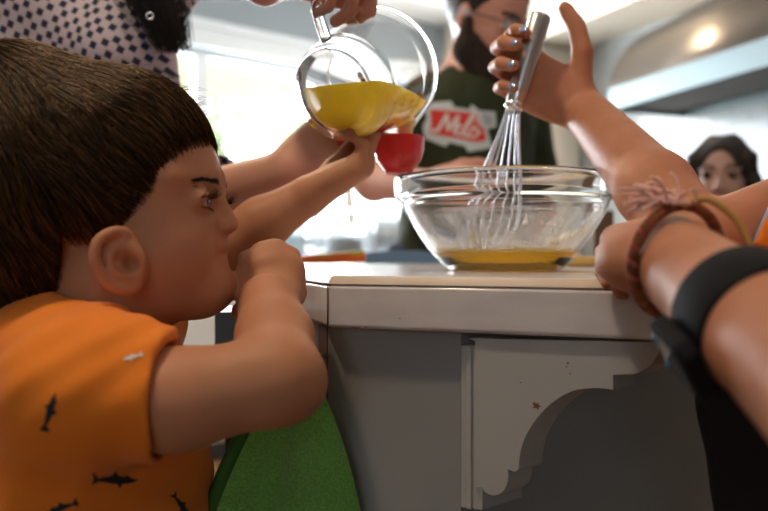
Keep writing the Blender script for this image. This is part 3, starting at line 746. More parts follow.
# ================================================================== man
def shell(g, s, step, gap=.002, extra=None, noise=.003, hol=None):
    gx = axes_for(g, step, .015); G = evalg(g, gx); X, Y, Z = gx[0][:, None, None], gx[1][None, :, None], gx[2][None, None, :]
    G = G+noise*np.sin(X*55+Z*28+Y*12)*np.sin(Z*33-X*22+Y*31)
    G = np.maximum(G, -(evalg(s, gx)-gap))
    if hol is not None: G = np.maximum(G, -evalg(hol, gx))
    return G.astype(np.float32), gx
def ribbon(pts, w):
    out = []
    for p, q in zip(pts[:-1], pts[1:]):
        p = V(*p); q = V(*q); d = nrm(q-p); n = V(-d[1], d[0])*w/2; p = p-d*w*.35; q = q+d*w*.35
        out.append([tuple(p+n), tuple(q+n), tuple(q-n), tuple(p-n)])
    return out
def man():
    Y0 = 1.85; root = empty('person', (P(470,0,Y0)[0], Y0, 0), 'bearded man with glasses in dark green t-shirt looking down', 'person')
    s = Sdf(); C = P(490,22,Y0-.04)
    L, R = head(s, C, (.62,-.68,-.42), (.22,-.2,.95), .265)
    s.cap(P(478,35,Y0+.03), P(462,92,Y0+.03), .058, .062, .03)
    sl, sr = P(418,118,Y0-.02), P(520,112,Y0+.12)
    s.cap(sl, sr, .062, .062, .06); s.cap(P(468,130,Y0+.03), P(462,330,Y0+.05), .15, .145, .06)
    e1 = P(374,182,Y0-.10); w1 = P(432,184,Y0-.34)
    s.cap(sl, e1, .055, .044, .03); s.cap(e1, w1, .045, .030, .02)
    hand(s, w1, (.8,-.6,-.05), (.2,-.1,1), 'R', 1.0, (.5,.7,.4), ((.7,.5,.4),(.9,.1,.3),(.9,0,.3)), k=.01)
    e2 = P(545,230,Y0+.16); w2 = P(520,290,Y0-.04)
    s.cap(sr, e2, .055, .044, .03); s.cap(e2, w2, .045, .030, .02)
    hand(s, w2, (-.4,-.8,-.2), (-.3,-.1,1), 'L', 1.0, (.5,.7,.4), ((.7,.5,.4),(.9,.1,.3),(.9,0,.3)), k=.01)
    hips = V(P(460,0,Y0+.06)[0], Y0+.06, .88); s.cap(P(462,330,Y0+.05), hips+V(0,0,-.02), .14, .13, .05); legs(s, hips, (.3,-.9,0), .085, .24)
    ax = axes_for(s, .011, fine=((2,1.28,1.62,.005),(0,.10,.42,.0065),(1,1.45,1.95,.0075),(2,1.0,1.28,.007)))
    sculpt('body', evalg(s, ax), ax, M['manskin'], root, 2)
    g = Sdf(); g.cap(sl, sr, .074, .074, .06); g.cap(P(468,130,Y0+.03), P(462,330,Y0+.05), .165, .165, .06); g.cap(P(462,330,Y0+.05), hips+V(0,0,.02), .165, .16, .06)
    g.cap(P(466,96,Y0+.02), P(466,120,Y0+.02), .075, .10, .05)
    g.cap(sl, sl+(e1-sl)*.75, .070, .066, .02); g.cap(sr, sr+(e2-sr)*.6, .070, .066, .02)
    hol = Sdf(); hol.cap(P(480,60,Y0+.0), P(463,86,Y0+.03), .080, .060, .01); hol.cap(sl+(e1-sl)*.85, e1, .062, .062, .004); hol.cap(sr+(e2-sr)*.7, e2, .06, .06, .004)
    G, gx = shell(g, s, .0068, .003, hol=hol); sh = sculpt('t_shirt', G, gx, M['green'], root, 2)
    off = Vector(root.location)+Vector(sh.location)
    bv = BVHTree.FromPolygons([v.co+off for v in sh.data.vertices], [tuple(p.vertices) for p in sh.data.polygons])
    q = lambda pts: [(410+a/7.3, 90+b/7.3) for a, b in pts]
    badge = q([(165,92),(300,80),(322,125),(432,140),(452,105),(505,150),(622,160),(632,268),(565,285),(602,420),(425,452),(400,410),(285,382),(262,415),(110,355),(92,270),(122,205),(112,140)])
    bd = decal('badge', badge, M['logogrey'], sh, Y0, 2, .0035, bv)
    red = q([(145,140),(490,168),(508,262),(540,275),(556,368),(470,380),(340,350),(138,318),(157,250)])
    if bd:
        bd['label'] = 'grey blue badge border'
        rd = decal('badge_panel', red, M['logored'], sh, Y0, 2, .0055, bv)
        if rd: rd['label'] = 'red badge panel'
        strokes = [([(158,300),(205,292),(270,180)],26),([(270,180),(278,290)],24),([(278,290),(352,192)],24),([(352,192),(322,312)],22),
                   ([(335,290),(372,262),(352,246),(328,290),(350,325),(388,312)],15),([(388,312),(478,178),(455,176),(376,318),(410,338)],17),([(496,205),(484,235)],13),([(410,338),(470,268),(508,310),(470,345),(425,335)],17)]
        for pts, w in strokes:
            for quad in ribbon(q(pts), w/7.3):
                o = decal('lettering', quad, M['whiteprint'], sh, Y0, 2, .0075, bv)
        for a in ([(525,185),(600,192)],[(530,212),(605,220)],[(535,238),(600,246)]):
            for quad in ribbon(q(a), 1.0): decal('lettering', quad, M['denim'], sh, Y0, 2, .0055, bv)
    t = Sdf(); t.cap(hips+V(-.03,0,.0), hips+V(.03,0,.0), .145, .145, .05); lf = nrm(np.cross(V(0,0,1), V(.3,-.9,0)))
    for k in (-1, 1):
        h = hips+lf*k*.098; t.cap(h, V(h[0],h[1],.45), .105, .08, .02); t.cap(V(h[0],h[1],.45), V(h[0],h[1],.1), .08, .065, .02)
    t.plane(V(0,0,.08), (0,0,-1)); G, gx = shell(t, s, .011, .003); sculpt('trousers', G, gx, M['denim'], root)
    H = .265; h = Sdf(); h.ell(L(-.10,0,.15), V(.42,.35,.38)*H, R, .02); h.ell(L(.40,0,-.05), V(.36,.5,.33)*H, R, .02, True); h.ell(L(-.02,0,-.42), V(.40,.5,.30)*H, R, .02, True)
    hx = axes_for(h, .006); HD = evalg(h, hx); sculpt('hair', np.maximum(HD, -(evalg(s, hx)+.003)), hx, M['darkhair'], root, 1)
    b = Sdf()
    for k in (-1, 1):
        b.cap(L(.02,k*.30,-.06), L(.06,k*.27,-.30), .055*H, .09*H, .02); b.cap(L(.06,k*.25,-.30), L(.24,k*.10,-.45), .11*H, .13*H, .02)
        b.cap(L(.37,k*.02,-.205), L(.31,k*.14,-.28), .035*H, .035*H, .01)
    [b.cap(L(.14,k*.22,-.22), L(.30,k*.10,-.36), .085*H, .09*H, .02) for k in (-1,1)]; b.cap(L(.25,0,-.45), L(.24,0,-.70), .18*H, .14*H, .03)
    b.ell(L(.365,0,-.27), V(.05,.07,.02)*H, R, .003, True)
    bx = axes_for(b, .004); BD = evalg(b, bx); X, Y, Z = bx[0][:, None, None], bx[1][None, :, None], bx[2][None, None, :]
    BD = BD+.0025*np.sin(X*260+Z*60)*np.sin(Y*240+Z*90); sculpt('beard', np.maximum(BD, -(evalg(s, bx)+.004)).astype(np.float32), bx, M['beard'], root, 1)
    gl = empty('spectacles', C, 'blue grey spectacles worn by the bearded man', 'glasses')
    for k in (-1, 1):
        ring = [L(.415+.0*a, k*.155+.115*math.cos(a), .0+.085*math.sin(a)) for a in np.linspace(0,2*math.pi,25)[:-1]]
        tube('rim', ring, .0022, M['frame'], gl, 8, True)
        mesh_np('lens', ring, [tuple(range(len(ring)))], M['lens'], gl)
        tube('temple', [L(.41,k*.27,.02), L(.2,k*.345,.02), L(-.06,k*.36,.0)], .002, M['frame'], gl, 6)
    tube('bridge', [L(.415,-.045,.01), L(.435,0,.02), L(.415,.045,.01)], .002, M['frame'], gl, 6)
    for k in (-1, 1):
        v, f = lathe([(0,-.055*H)]+[(.055*H*math.sin(a), -.055*H*math.cos(a)) for a in np.linspace(.3,2.8,7)]+[(0,.055*H)], L(.298,k*.14,.01), R[0], 14); e = mesh_np('eye', v, f, M['eye'], root)
        tube('eyebrow', [L(.372,k*.05,.085), L(.362,k*.13,.105), L(.30,k*.22,.09)], .0045, M['beard'], root, 8)
def girl():
    Y0 = 1.85; root = empty('person', (P(725,0,Y0)[0], Y0, 0), 'dark haired girl standing below the steel range hood', 'person')
    s = Sdf(); C = P(722,178,Y0); Hh = .205
    L, R = head(s, C, (-.48,-.87,-.02), (.02,0,1), Hh)
    s.cap(C+V(.01,.02,-.04), P(728,240,Y0+.03), .045, .045, .03)
    sl, sr = P(688,262,Y0+.0), P(772,262,Y0+.05); s.cap(sl, sr, .045, .045, .04); s.cap(P(729,275,Y0+.03), P(729,400,Y0+.03), .105, .10, .05)
    for a, d in ((sl,-1),(sr,1)):
        e = a+V(d*.03,.02,-.21); w = e+V(d*.0,-.08,-.17); s.cap(a, e, .04, .031, .02); s.cap(e, w, .031, .022, .02)
        hand(s, w, (0,-.3,-.95), (-d*.7,-.7,0), 'R' if d < 0 else 'L', .8, (.3,.4,.3), ((.8,.4,.2),(.95,.1,.2),(.95,0,.2)), k=.01)
    hips = V(P(729,0,Y0+.03)[0], Y0+.03, .60); legs(s, hips, (-.48,-.87,0), .065, .18)
    ax = axes_for(s, .010, fine=((2,1.00,1.26,.0045),(0,.72,.97,.0048),(1,1.70,1.98,.006)))
    sculpt('body', evalg(s, ax), ax, M['girlskin'], root, 1)
    g = Sdf(); g.cap(sl, sr, .056, .056, .05); g.cap(P(729,275,Y0+.03), hips+V(0,0,.05), .118, .13, .05)
    g.cap(sl, sl+V(-.02,.01,-.12), .053, .05, .02); g.cap(sr, sr+V(.02,.01,-.12), .053, .05, .02); hol = Sdf(); hol.cap(P(727,225,Y0+.03), P(728,245,Y0+.03), .06, .05, .01)
    G, gx = shell(g, s, .008, .003, hol=hol); sculpt('t_shirt', G, gx, M['logogrey'], root)
    t = Sdf()
    for k in (-1, 1):
        h = hips+V(k*.066,-k*.036,0); t.cap(h, V(h[0],h[1],.1), .085, .05, .02)
    t.plane(V(0,0,.08), (0,0,-1)); G, gx = shell(t, s, .01, .003); sculpt('trousers', G, gx, M['denim'], root)
    h = Sdf(); h.ell(L(-.08,0,.13), V(.43,.36,.395)*Hh, R, .02)
    for k in (-1, 1): h.chain([L(.02,k*.12,.46), L(.16,k*.31,.22), L(.12,k*.37,-.10), L(.04,k*.36,-.38)], [.05*Hh,.06*Hh,.07*Hh,.05*Hh], .02)
    h.cap(L(-.2,0,.1), L(-.2,0,-.38), .33*Hh, .24*Hh, .03)
    h.ell(L(.48,-.02,-.08), V(.36,.265,.47)*Hh, R, .01, True)
    hx = axes_for(h, .0045); HD = evalg(h, hx); sculpt('hair', np.maximum(HD, -(evalg(s, hx)+.003)), hx, M['darkhair'], root, 1)
    for k in (-1, 1):
        v, f = lathe([(0,-.058*Hh)]+[(.058*Hh*math.sin(a), -.058*Hh*math.cos(a)) for a in np.linspace(.3,2.8,7)]+[(0,.058*Hh)], L(.298,k*.14,.012), R[0], 14); e = mesh_np('eye', v, f, M['eye'], root)
        v, f = lathe([(.0001,.062*Hh),(.030*Hh,.061*Hh),(.046*Hh,.050*Hh)], L(.298,k*.14,.012), R[0], 14); mesh_np('iris', v, f, M['iris'], e)
        tube('eyebrow', [L(.376,k*.05,.10), L(.366,k*.13,.12), L(.31,k*.21,.10)], .0028, M['darkhair'], root, 8)
    tube('lips', [L(.352,-.08,-.27), L(.372,-.03,-.262), L(.374,.03,-.262), L(.352,.08,-.27)], .0042, mat('pink lips', (.55,.16,.14), .4), root, 8)
man(); girl()
# ================================================================== whisking child
WT, WB = P(540,16,.842), P(514,106,.838)          # handle ends
def whisker():
    root = empty('person', (.47, .52, 0), 'child whisking with the left wrist wearing a black watch', 'person')
    s = Sdf()
    wr = P(584,110,.866); el = P(702,245,.62); sh = V(.45,.66,.985)
    s.cap(sh, el, .040, .032, .02); s.cap(el, P(655,190,.70), .0335, .0335, .006); s.cap(P(655,190,.70), wr, .0345, .0255, .015)
    tips = hand(s, wr, (-.86,.05,.50), (.46,0,.88), 'R', .92, ((.38,1.3,.65),(.38,1.35,.65),(.38,1.35,.65),(.42,1.3,.65)), ((.45,.86,.15),(.66,.72,.05),(.90,.45,.0)), k=.006, spread=(.10,.02,-.06,-.16))
    # near arm
    w = P(668,256,.470); e = P(925,455,.262); sh2 = V(.46,.34,1.02); wt = w+(e-w)*.45
    s.cap(sh2, e, .042, .039, .02); s.cap(e, wt, .039, .0300, .02); s.cap(wt, w, .0300, .0265, .02)
    hand(s, w+V(.004,0,.004), (.02,.99,.12), (1,-.02,.0), 'L', .76, (.45,1.2,1.0), ((.5,.8,.3),(.85,.3,.3),(.95,0,.3)), k=.008, spread=(.1,.02,-.04,-.1))
    s.ell(w+V(-.012,.022,-.004), V(.026,.026,.019), None, .02)
    s.cap(V(.47,.52,1.0), V(.43,.52,.80), .095, .10, .02); s.cap(sh, sh2, .045, .045, .02); s.cap(V(.45,.53,1.05), V(.44,.53,1.13), .045, .042, .03)
    head(s, V(.43,.53,1.24), (-.9,.1,-.35), (-.2,0,1), .21)
    hips = V(.378,.510,.68); s.cap(V(.43,.52,.80), hips, .10, .10, .05); legs(s, hips, (-1,0,0), .075, .2)
    ax = axes_for(s, .010, fine=((0,.09,.33,.0026),(1,.24,.56,.003),(1,.56,.88,.0026),(2,.86,1.16,.0024)))
    ax = [a for a in ax]; sculpt('body', evalg(s, ax), ax, M['kidskin'], root, 2)
    # nails
    for i, (p, d, nn, r) in enumerate(tips[:4]):
        c = p-d*.001+nn*r*.72; R = np.array([d, np.cross(nn, d), nn]); n = Sdf(); n.ell(c, V(.0058,.0045,.0016), R, .001); nx = axes_for(n, .0006, .002)
        o = sculpt('fingernail', evalg(n, nx), nx, M['polish'], root, 1); o['label'] = 'blue glitter painted fingernail'
    # sleeveless shirt and trim
    g = Sdf(); g.cap(V(.455,.52,1.0), V(.43,.52,.80), .118, .115, .05); g.cap(sh, sh2, .058, .058, .05); g.cap(V(.43,.52,.80), hips+V(0,0,.08), .115, .12, .05)
    
    hol = Sdf(); hol.cap(V(.45,.53,1.06), V(.44,.53,1.13), .065, .07, .01); a = nrm(el-sh); 
    cs = P(764,224,.632); ns_ = nrm(V(-.82,.42,.38)); gs = Sdf(); gs.cap(sh+V(.02,0,0), sh+(el-sh)*.95, .062, .0500, .02); gs.plane(cs, ns_)
    hol.cap(sh2+V(-.05,-.03,0), e, .065, .06, .01)
    lo, hi = g.bounds(); lo = np.minimum(lo-.015, cs-.07); gx = [np.arange(lo[i], hi[i]+.015, .0042).astype(np.float32) for i in range(3)]
    G = np.maximum(np.maximum(np.minimum(evalg(g, gx), evalg(gs, gx)), -(evalg(s, gx)-.0025)), -evalg(hol, gx)).astype(np.float32); sculpt('shirt', G, gx, M['orange'], root, 2)
    c = cs+V(.002,0,0); u, v_, _ = frame_of(ns_); tt = np.linspace(0,2*math.pi,49)[:-1]
    tr = tube('sleeve_binding', [c+.0495*(math.cos(t)*u+math.sin(t)*v_) for t in tt], .0036, M['trimblue'], root, 10, True); tr['label'] = 'pale blue sleeve binding'
    t = Sdf(); t.cap(V(.378,.495,.81), hips, .132, .135, .05); t.cap(V(.378,.495,.81), V(.36,.50,.815), .132, .132, .05)
    for k in (-1, 1):
        h = hips+V(0,k*.086,0); t.cap(h, V(h[0],h[1],.4), .105, .08, .03); t.cap(V(h[0],h[1],.4), V(h[0],h[1],.1), .08, .06, .02)
    t.plane(V(0,0,.86), (0,0,1)); t.plane(V(0,0,.08), (0,0,-1)); G, gx = shell(t, s, .007, .002, noise=.004); sculpt('trousers', G, gx, M['darkcloth'], root, 2)
    hd = V(.43,.53,1.24); h = Sdf(); h.ell(hd+V(.02,0,.035), V(.105,.088,.092), None, .02); h.cap(hd+V(.05,0,0), hd+V(.06,0,-.12), .075, .06, .03); h.ell(hd+V(-.10,0,-.03), V(.07,.07,.085), None, .02, True)
    hx = axes_for(h, .007); HD = evalg(h, hx); sculpt('hair', np.maximum(HD, -(evalg(s, hx)+.003)), hx, M['darkhair'], root, 1)
    # ---- watch: strap, case, buckle
    ax_ = nrm(e-w); cc = w+(e-w)*.47; u = nrm(V(.86,-.05,.52)-np.dot(V(.86,-.05,.52), ax_)*ax_); v2 = np.cross(ax_, u)
    wroot = empty('wristwatch', tuple(cc), 'black strap wristwatch with steel buckle on the nearest wrist', 'watch')
    rr_ = .0325; n = 64; sv = []; sf = []
    for t in np.arange(n)*2*math.pi/n:
        d = math.cos(t)*u+math.sin(t)*v2
        for (rad, h) in ((rr_-.0006,-.0165),(rr_+.0024,-.0165),(rr_+.0030,-.0150),(rr_+.0030,.0150),(rr_+.0024,.0165),(rr_-.0006,.0165)): sv.append(cc+d*rad+ax_*h)
    for i in range(n):
        for k in range(6): a0 = i*6; b0 = ((i+1) % n)*6; sf.append((a0+k, a0+(k+1) % 6, b0+(k+1) % 6, b0+k))
    mesh_np('strap', sv, sf, M['strap'], wroot)
    di = -u; side = np.cross(di, ax_); pc = cc+di*(rr_+.001)
    pts = [pc+ax_*a*.021+side*b*.019 for a, b in ((-1,-.7),(-.7,-1),(.7,-1),(1,-.7),(1,.7),(.7,1),(-.7,1),(-1,.7))]
    prism(pts, di*.0095, 'watch_case', M['strap'], wroot, .0015)
    pts = [pc+di*.0097+ax_*a*.015+side*b*.014 for a, b in ((-1,-1),(1,-1),(1,1),(-1,1))]; prism(pts, di*.0006, 'watch_face', mat('dark watch glass', (.01,.02,.03), .05, coat=1), wroot)
    for a_, b_ in ((-.9,-.6),(-.9,.35)):
        c3 = pc+di*.009+ax_*a_*.019+side*b_*.019; v, f = lathe([(0,-.0022),(.0022,-.001),(.0026,0.0005),(.0015,.002),(0,.0024)], c3, -ax_, 14); o = mesh_np('button', v, f, M['bead'], wroot); o['label'] = 'bright blue watch button'
    bc = cc+u*(rr_+.003)
    s2 = np.cross(u, ax_); fr = [bc+ax_*a*.0185+s2*b*.009 for a, b in ((-1,-1),(1,-1),(1,1),(-1,1))]
    pth = []
    for i in range(4): pth += [fr[i]*(1-t)+fr[(i+1) % 4]*t for t in (.12,.88)]
    tube('buckle', pth, .0022, M['steel'], wroot, 10, True)
    # ---- bracelet
    bc = w+(e-w)*.04+V(.002,0,.0); ba = nrm(ax_+V(.35,0,.12)); bu, bw, _ = frame_of(ba); rb = .0345
    br = empty('friendship_bracelet', tuple(bc), 'frayed maroon braided friendship bracelet on the nearest wrist', 'bracelet')
    tt = np.linspace(0,2*math.pi,145)[:-1]
    for ph, m in ((0,'rope'),(2.09,'rope2'),(4.19,'rope2')):
        p = [bc+(rb+.0020*math.cos(24*t+ph))*(math.cos(t)*bu+math.sin(t)*bw)+ba*.0022*math.sin(24*t+ph) for t in tt]
        tube('cord', p, .0019, M[m], br, 8, True)
    kn = bc+rb*nrm(V(-.25,0,1)-np.dot(V(-.25,0,1), ba)*ba); fv = []; fr_ = []
    for i in range(46):
        d = nrm(V(-.75+rng.normal(0,.5), .25+rng.normal(0,.4), .42+rng.normal(0,.45))); L_ = rng.uniform(.010,.024); p0 = kn+V(rng.normal(0,.006),rng.normal(0,.003),.001)
        fv.append(spline([p0, p0+d*L_*.5+V(0,0,.002), p0+d*L_+V(-.003,0,-.003)], 3)); fr_.append(.0011)
    v, f = tube_data(fv, fr_, 5); mesh_np('frayed_ends', v, f, M['fray'], br)
    lp = spline([kn+V(.004,0,.0), kn+V(.018,-.004,.004), kn+V(.032,-.010,-.008), kn+V(.040,-.014,-.026)], 8)
    tube('loose_tail', lp, .0022, M['ropegold'], br, 8)
    return tips
whisker()

# ================================================================== whisk
def whisk():
    root = empty('balloon_whisk', tuple(P(488,262,.86)), 'steel balloon whisk standing in the glass bowl', 'whisk')
    a = nrm(WT-WB); L = np.linalg.norm(WT-WB)
    lathe_obj('handle', [(0,0),(.0092,0),(.0100,.002),(.0108,.02),(.0125,.07),(.0128,L-.003),(.0118,L),(0,L)], WB, a, M['steel'], root, 40, False)
    lathe_obj('collar', [(0,-.004),(.0096,-.004),(.0106,-.002),(.0106,.003),(.0096,.004),(0,.004)], WB, a, M['wire'], root, 40, False)
    tip = P(486,258,.862); ad = nrm(tip-WB); LL = np.linalg.norm(tip-WB); u, w, _ = frame_of(ad)
    for i in range(8):
        ph = math.pi*i/8+.15; d = math.cos(ph)*u+math.sin(ph)*w; n_ = np.cross(ad, d)*(.0005*(i-4)); W = .029-.0006*i
        pr = []
        for t in np.linspace(0, 1, 26): 
            h = LL*(1-(1-t)**1.35)*(1-.012*(i % 4)); r = .0072*(1-t)+W*(math.sin(math.pi*min(1,t**1.5))**.85)*(1 if t < 1 else 0)
            pr.append((r, h))
        pr[-1] = (0, pr[-1][1])
        path = [WB+ad*h+d*r+n_ for r, h in pr]+[WB+ad*h-d*r+n_ for r, h in pr[::-1][1:]]
        tube('wire', path, .00105, M['wire'], root, 8)
whisk()
# ================================================================== glass bowl and batter
BC = P(504,255.5,.875); BC[2] = .9005
def bowl():
    root = empty('mixing_bowl', tuple(BC), 'large clear glass mixing bowl of yellow batter on the counter', 'bowl')
    po = [(0,.0012),(.060,.0012),(.064,0),(.068,.0015),(.074,.008),(.088,.024),(.101,.042),(.1105,.058),(.1118,.0605),(.1145,.0650),(.1155,.0670),(.1175,.072),(.1195,.078),(.1235,.0805),(.1262,.083),(.1275,.089),(.1282,.103),(.1275,.1065),(.1255,.1078)]
    pi_ = [(.1230,.1065),(.1225,.100),(.1205,.086),(.1165,.0755),(.1135,.0690),(.1085,.0600),(.0970,.0425),(.0840,.0260),(.0700,.0115),(.0600,.0060),(0,.0055)]
    lathe_obj('glass_wall', po+pi_, BC, (0,0,1), M['glass'], root, 96, False)
    pr = [(0,.0056),(.0598,.0061),(.0698,.0116),(.0800,.0216),(.0810,.0228),(.0790,.0226),(.05,.0228),(0,.0230)]
    tag(lathe_obj('batter', pr, BC, (0,0,1), M['batter'], None, 80, False), 'yellow batter pooled in the bottom of the glass bowl', 'batter')
bowl()
def film():
    m = bpy.data.materials.new('milky batter film'); m.use_nodes = True; nt = m.node_tree; nt.nodes.clear()
    o = nt.nodes.new('ShaderNodeOutputMaterial'); mx = nt.nodes.new('ShaderNodeMixShader'); t = nt.nodes.new('ShaderNodeBsdfTransparent')
    a = nt.nodes.new('ShaderNodeAddShader'); d = nt.nodes.new('ShaderNodeBsdfDiffuse'); l = nt.nodes.new('ShaderNodeBsdfTranslucent')
    for q in (d, l): q.inputs[0].default_value = (.46,.47,.48,1)
    tc = nt.nodes.new('ShaderNodeTexCoord'); mp = nt.nodes.new('ShaderNodeMapping'); mp.inputs['Scale'].default_value = (1,1,.35)
    n = nt.nodes.new('ShaderNodeTexNoise'); n.inputs['Scale'].default_value = 45; n.inputs['Detail'].default_value = 6
    r = nt.nodes.new('ShaderNodeMapRange'); r.inputs['From Min'].default_value = .35; r.inputs['From Max'].default_value = .7; r.inputs['To Min'].default_value = .06; r.inputs['To Max'].default_value = .50
    L = nt.links.new; L(tc.outputs['Object'], mp.inputs[0]); L(mp.outputs[0], n.inputs['Vector']); L(n.outputs['Fac'], r.inputs['Value']); L(r.outputs[0], mx.inputs[0])
    L(d.outputs[0], a.inputs[0]); L(l.outputs[0], a.inputs[1]); L(t.outputs[0], mx.inputs[1]); L(a.outputs[0], mx.inputs[2]); L(mx.outputs[0], o.inputs['Surface'])
    v, f = lathe([(.0822,.0245),(.0955,.0425),(.1070,.0600),(.1118,.0685)], BC, (0,0,1), 80)
    o = mesh_np('batter_film', v, f, m, bpy.data.objects['mixing_bowl']); o['label'] = 'milky smears of batter on the inner glass'
film()
# ================================================================== counter
U = nrm(V(.927,-.375,0)); A0 = V(-.0487,.65,0); HB = nrm(V(math.sin(math.radians(50)),math.cos(math.radians(50)),0))
def onplane(px, py, back=0.0):
    o = A0+back*V(-U[1],U[0],0); n = V(-U[1],U[0],0); d = V((px-384)/F, 1, -(py-255.5)/F); t = (o@n)/(d[:2]@n[:2]); return V(d[0]*t, d[1]*t, CZ+d[2]*t)
def island():
    root = empty('kitchen_island', (.1,1.1,0), 'painted island with whitewashed wooden top and corbel', 'island')
    R_ = A0+U*.288
    poly = [A0[:2], R_[:2], (.66,.98), (.72,1.30), (.40,1.72), (-.42,1.62), (-.40,1.45), (-.172,1.00)]
    poly = [V(*p) for p in poly]
    def inset(k): c = V(.15,1.1); return [p+nrm(c-p)*k for p in poly]
    top = [(*p, .90) for p in poly]
    o = prism([(*p, .8545) for p in poly], (0,0,.0375), 'worktop', M['counter'], root, .004, 3); o['label'] = 'whitewashed wooden worktop'
    # cream bevel strip on the upper edge
    bm = bmesh.new(); lo_ = [bm.verts.new((*p, .8920)) for p in poly]; ins = []
    n = len(poly)
    for i in range(n):
        p0, p1, p2 = poly[i-1], poly[i], poly[(i+1) % n]; n1 = V(-(p1-p0)[1], (p1-p0)[0]); n1 = n1/np.linalg.norm(n1); n2 = V(-(p2-p1)[1], (p2-p1)[0]); n2 = n2/np.linalg.norm(n2)
        b = nrm(n1+n2); ins.append(p1+b*.0045/max(.5, b@n1))
    hi_ = [bm.verts.new((*p, .90)) for p in ins]
    for i in range(n): bm.faces.new((lo_[i], lo_[(i+1) % n], hi_[(i+1) % n], hi_[i]))
    bm.faces.new(hi_); bm.faces.new(lo_[::-1])
    t = bm_obj('bevelled_edge', bm, [M['edge'], M['counter']], root, False, .0015, 2); t['label'] = 'worn cream bevelled upper edge'
    for p in t.data.polygons:
        if abs(p.normal.z) > .9: p.material_index = 1
    # mitre joint line at the clipped corner
    tube('corner_joint', [(*(A0[:2]-U[:2]*0.0004+V(0,-.0002)), .856), (*(A0[:2]+V(-.0004,-.0002)), .891)], .0007, M['chip'], root, 6)
    # body
    bk = .016; p1 = onplane(328.5,400,bk)[:2]; p2 = onplane(461,400,bk)[:2]; hb = HB[:2]
    q = [p1, p2, p2+hb*.62, V(.36,1.60), V(-.30,1.55), V(-.13,1.0)]
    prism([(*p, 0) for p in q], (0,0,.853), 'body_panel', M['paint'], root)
    prism([(*p, 0) for p in [p1+V(-.0015,.002), p1+V(-.012,.030), p1+V(-.004,.034), p1+V(.004,.004)]], (0,0,.853), 'corner_post', M['wood'], root)
    # corbel back plate with ridges
    for i, (a, b, dp) in enumerate(((461,465.5,.003),(465.5,470.5,.0065),(470.5,474,.0045),(474,482,.0075))):
        a0 = onplane(a,400,bk-dp)[:2]; b0 = onplane(b+.4,400,bk-dp)[:2]
        z1 = onplane(a,345,bk)[2]; z0 = onplane(a,506,bk)[2]
        qq = [a0, b0, b0+hb*.050, a0+hb*.050]; prism([(*p, z0) for p in qq], (0,0,z1-z0), 'corbel_back_plate', M['corbel'], root, .0006)
    f = lambda x, y: onplane(440+x/2.542, 310+y/2.542, bk-.010)
    z_ = .853
    arc = spline([f(440,203), f(405,199), f(372,200), f(330,209), f(284,237), f(243,280), f(216,325), f(204,365), f(200,405)], 6)
    nose = spline([f(556,80), f(553,112), f(533,143), f(497,163)], 6)
    foot = spline([f(172,405), f(173,430), f(163,458), f(140,472), f(117,465), f(106,450)], 5)
    out = [f(72,72)]+[f(556,72)]+list(nose)+[f(440,165)]+list(arc)+[f(190,412)]+list(foot)+[f(88,452), f(88,80)]
    out = [V(p[0],p[1],min(p[2],z_)) for p in out]
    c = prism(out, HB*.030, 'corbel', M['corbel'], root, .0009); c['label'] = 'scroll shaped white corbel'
    for x, y, r in ((246,244,.0030),(240,238,.0016),(325,135,.0013),(331,162,.0008),(205,184,.0007),(322,145,.0009)):
        cc = f(x,y)-V(-U[1],U[0],0)*.0003; v = [cc+r*(1+.5*math.sin(5*a+x))*(math.cos(a)*U+math.sin(a)*V(0,0,1)*.8) for a in np.linspace(0,2*math.pi,11)[:-1]]
        m = mesh_np('paint_chip', v, [tuple(range(10))], M['chip'], root)
    for x, y, r in ((340,233,.0008),(200,265,.0011),(185,265,.0016),(225,262,.001)):
        cc = onplane(300+x/3.405, 250+y/3.405)-V(-U[1],U[0],0)*.0003; v = [cc+r*(1.6*math.cos(a)*U+math.sin(a)*V(0,0,1)*.4) for a in np.linspace(0,2*math.pi,9)[:-1]]
        mesh_np('paint_chip', v, [tuple(range(8))], M['chip'], root)
island()
def knife():
    p0, p1, p2 = P(300,263,1.42), P(366,261,1.47), P(452,262,1.52); z = .9005
    a, b, c = [V(p[0],p[1],z) for p in (p0,p1,p2)]; d = nrm(c-a); n = V(0,0,1)
    root = empty('kitchen_knife', tuple(b), 'orange handled kitchen knife with blue blade on the counter', 'knife')
    hd = [a+n*.001, a+n*.016, a+d*.03+n*.020, a+d*.07+n*.021, b+n*.025, b+n*.003, a+d*.06+n*.001]
    prism(hd, V(-d[1],d[0],0)*.014, 'handle', M['khandle'], root, .003)
    up = [a+d*.01+n*.018, a+d*.05+n*.0215, b-d*.004+n*.0265, b-d*.004+n*.019, a+d*.05+n*.0155]; prism([p-V(-d[1],d[0],0)*.001 for p in up], V(-d[1],d[0],0)*.016, 'handle_band', M['kgreen'], root)
    bl = [b+n*.022, b+d*.05+n*.0265, b+d*.11+n*.0275, c-d*.02+n*.020, c+n*.001, b+d*.04+n*.001, b+n*.001]; prism(bl, V(-d[1],d[0],0)*.002, 'blade', M['kblade'], root, .0005)
knife()
def board():
    c = P(590,262,1.22); o = boxc((c[0],1.22,.9085), (.10,.16,.015), 'cutting_board', mat('pale yellow wood', (.62,.42,.14), .5), None, .004, -.3); tag(o, 'pale wooden cutting board lying behind the glass bowl', 'board')
    c = P(604,250,1.42); o = boxc((c[0],1.42,.9505), (.035,.07,.10), 'wooden_block', M['wood'], None, .004, -.3); tag(o, 'small brown wooden block standing behind the cutting board', 'block')
board()
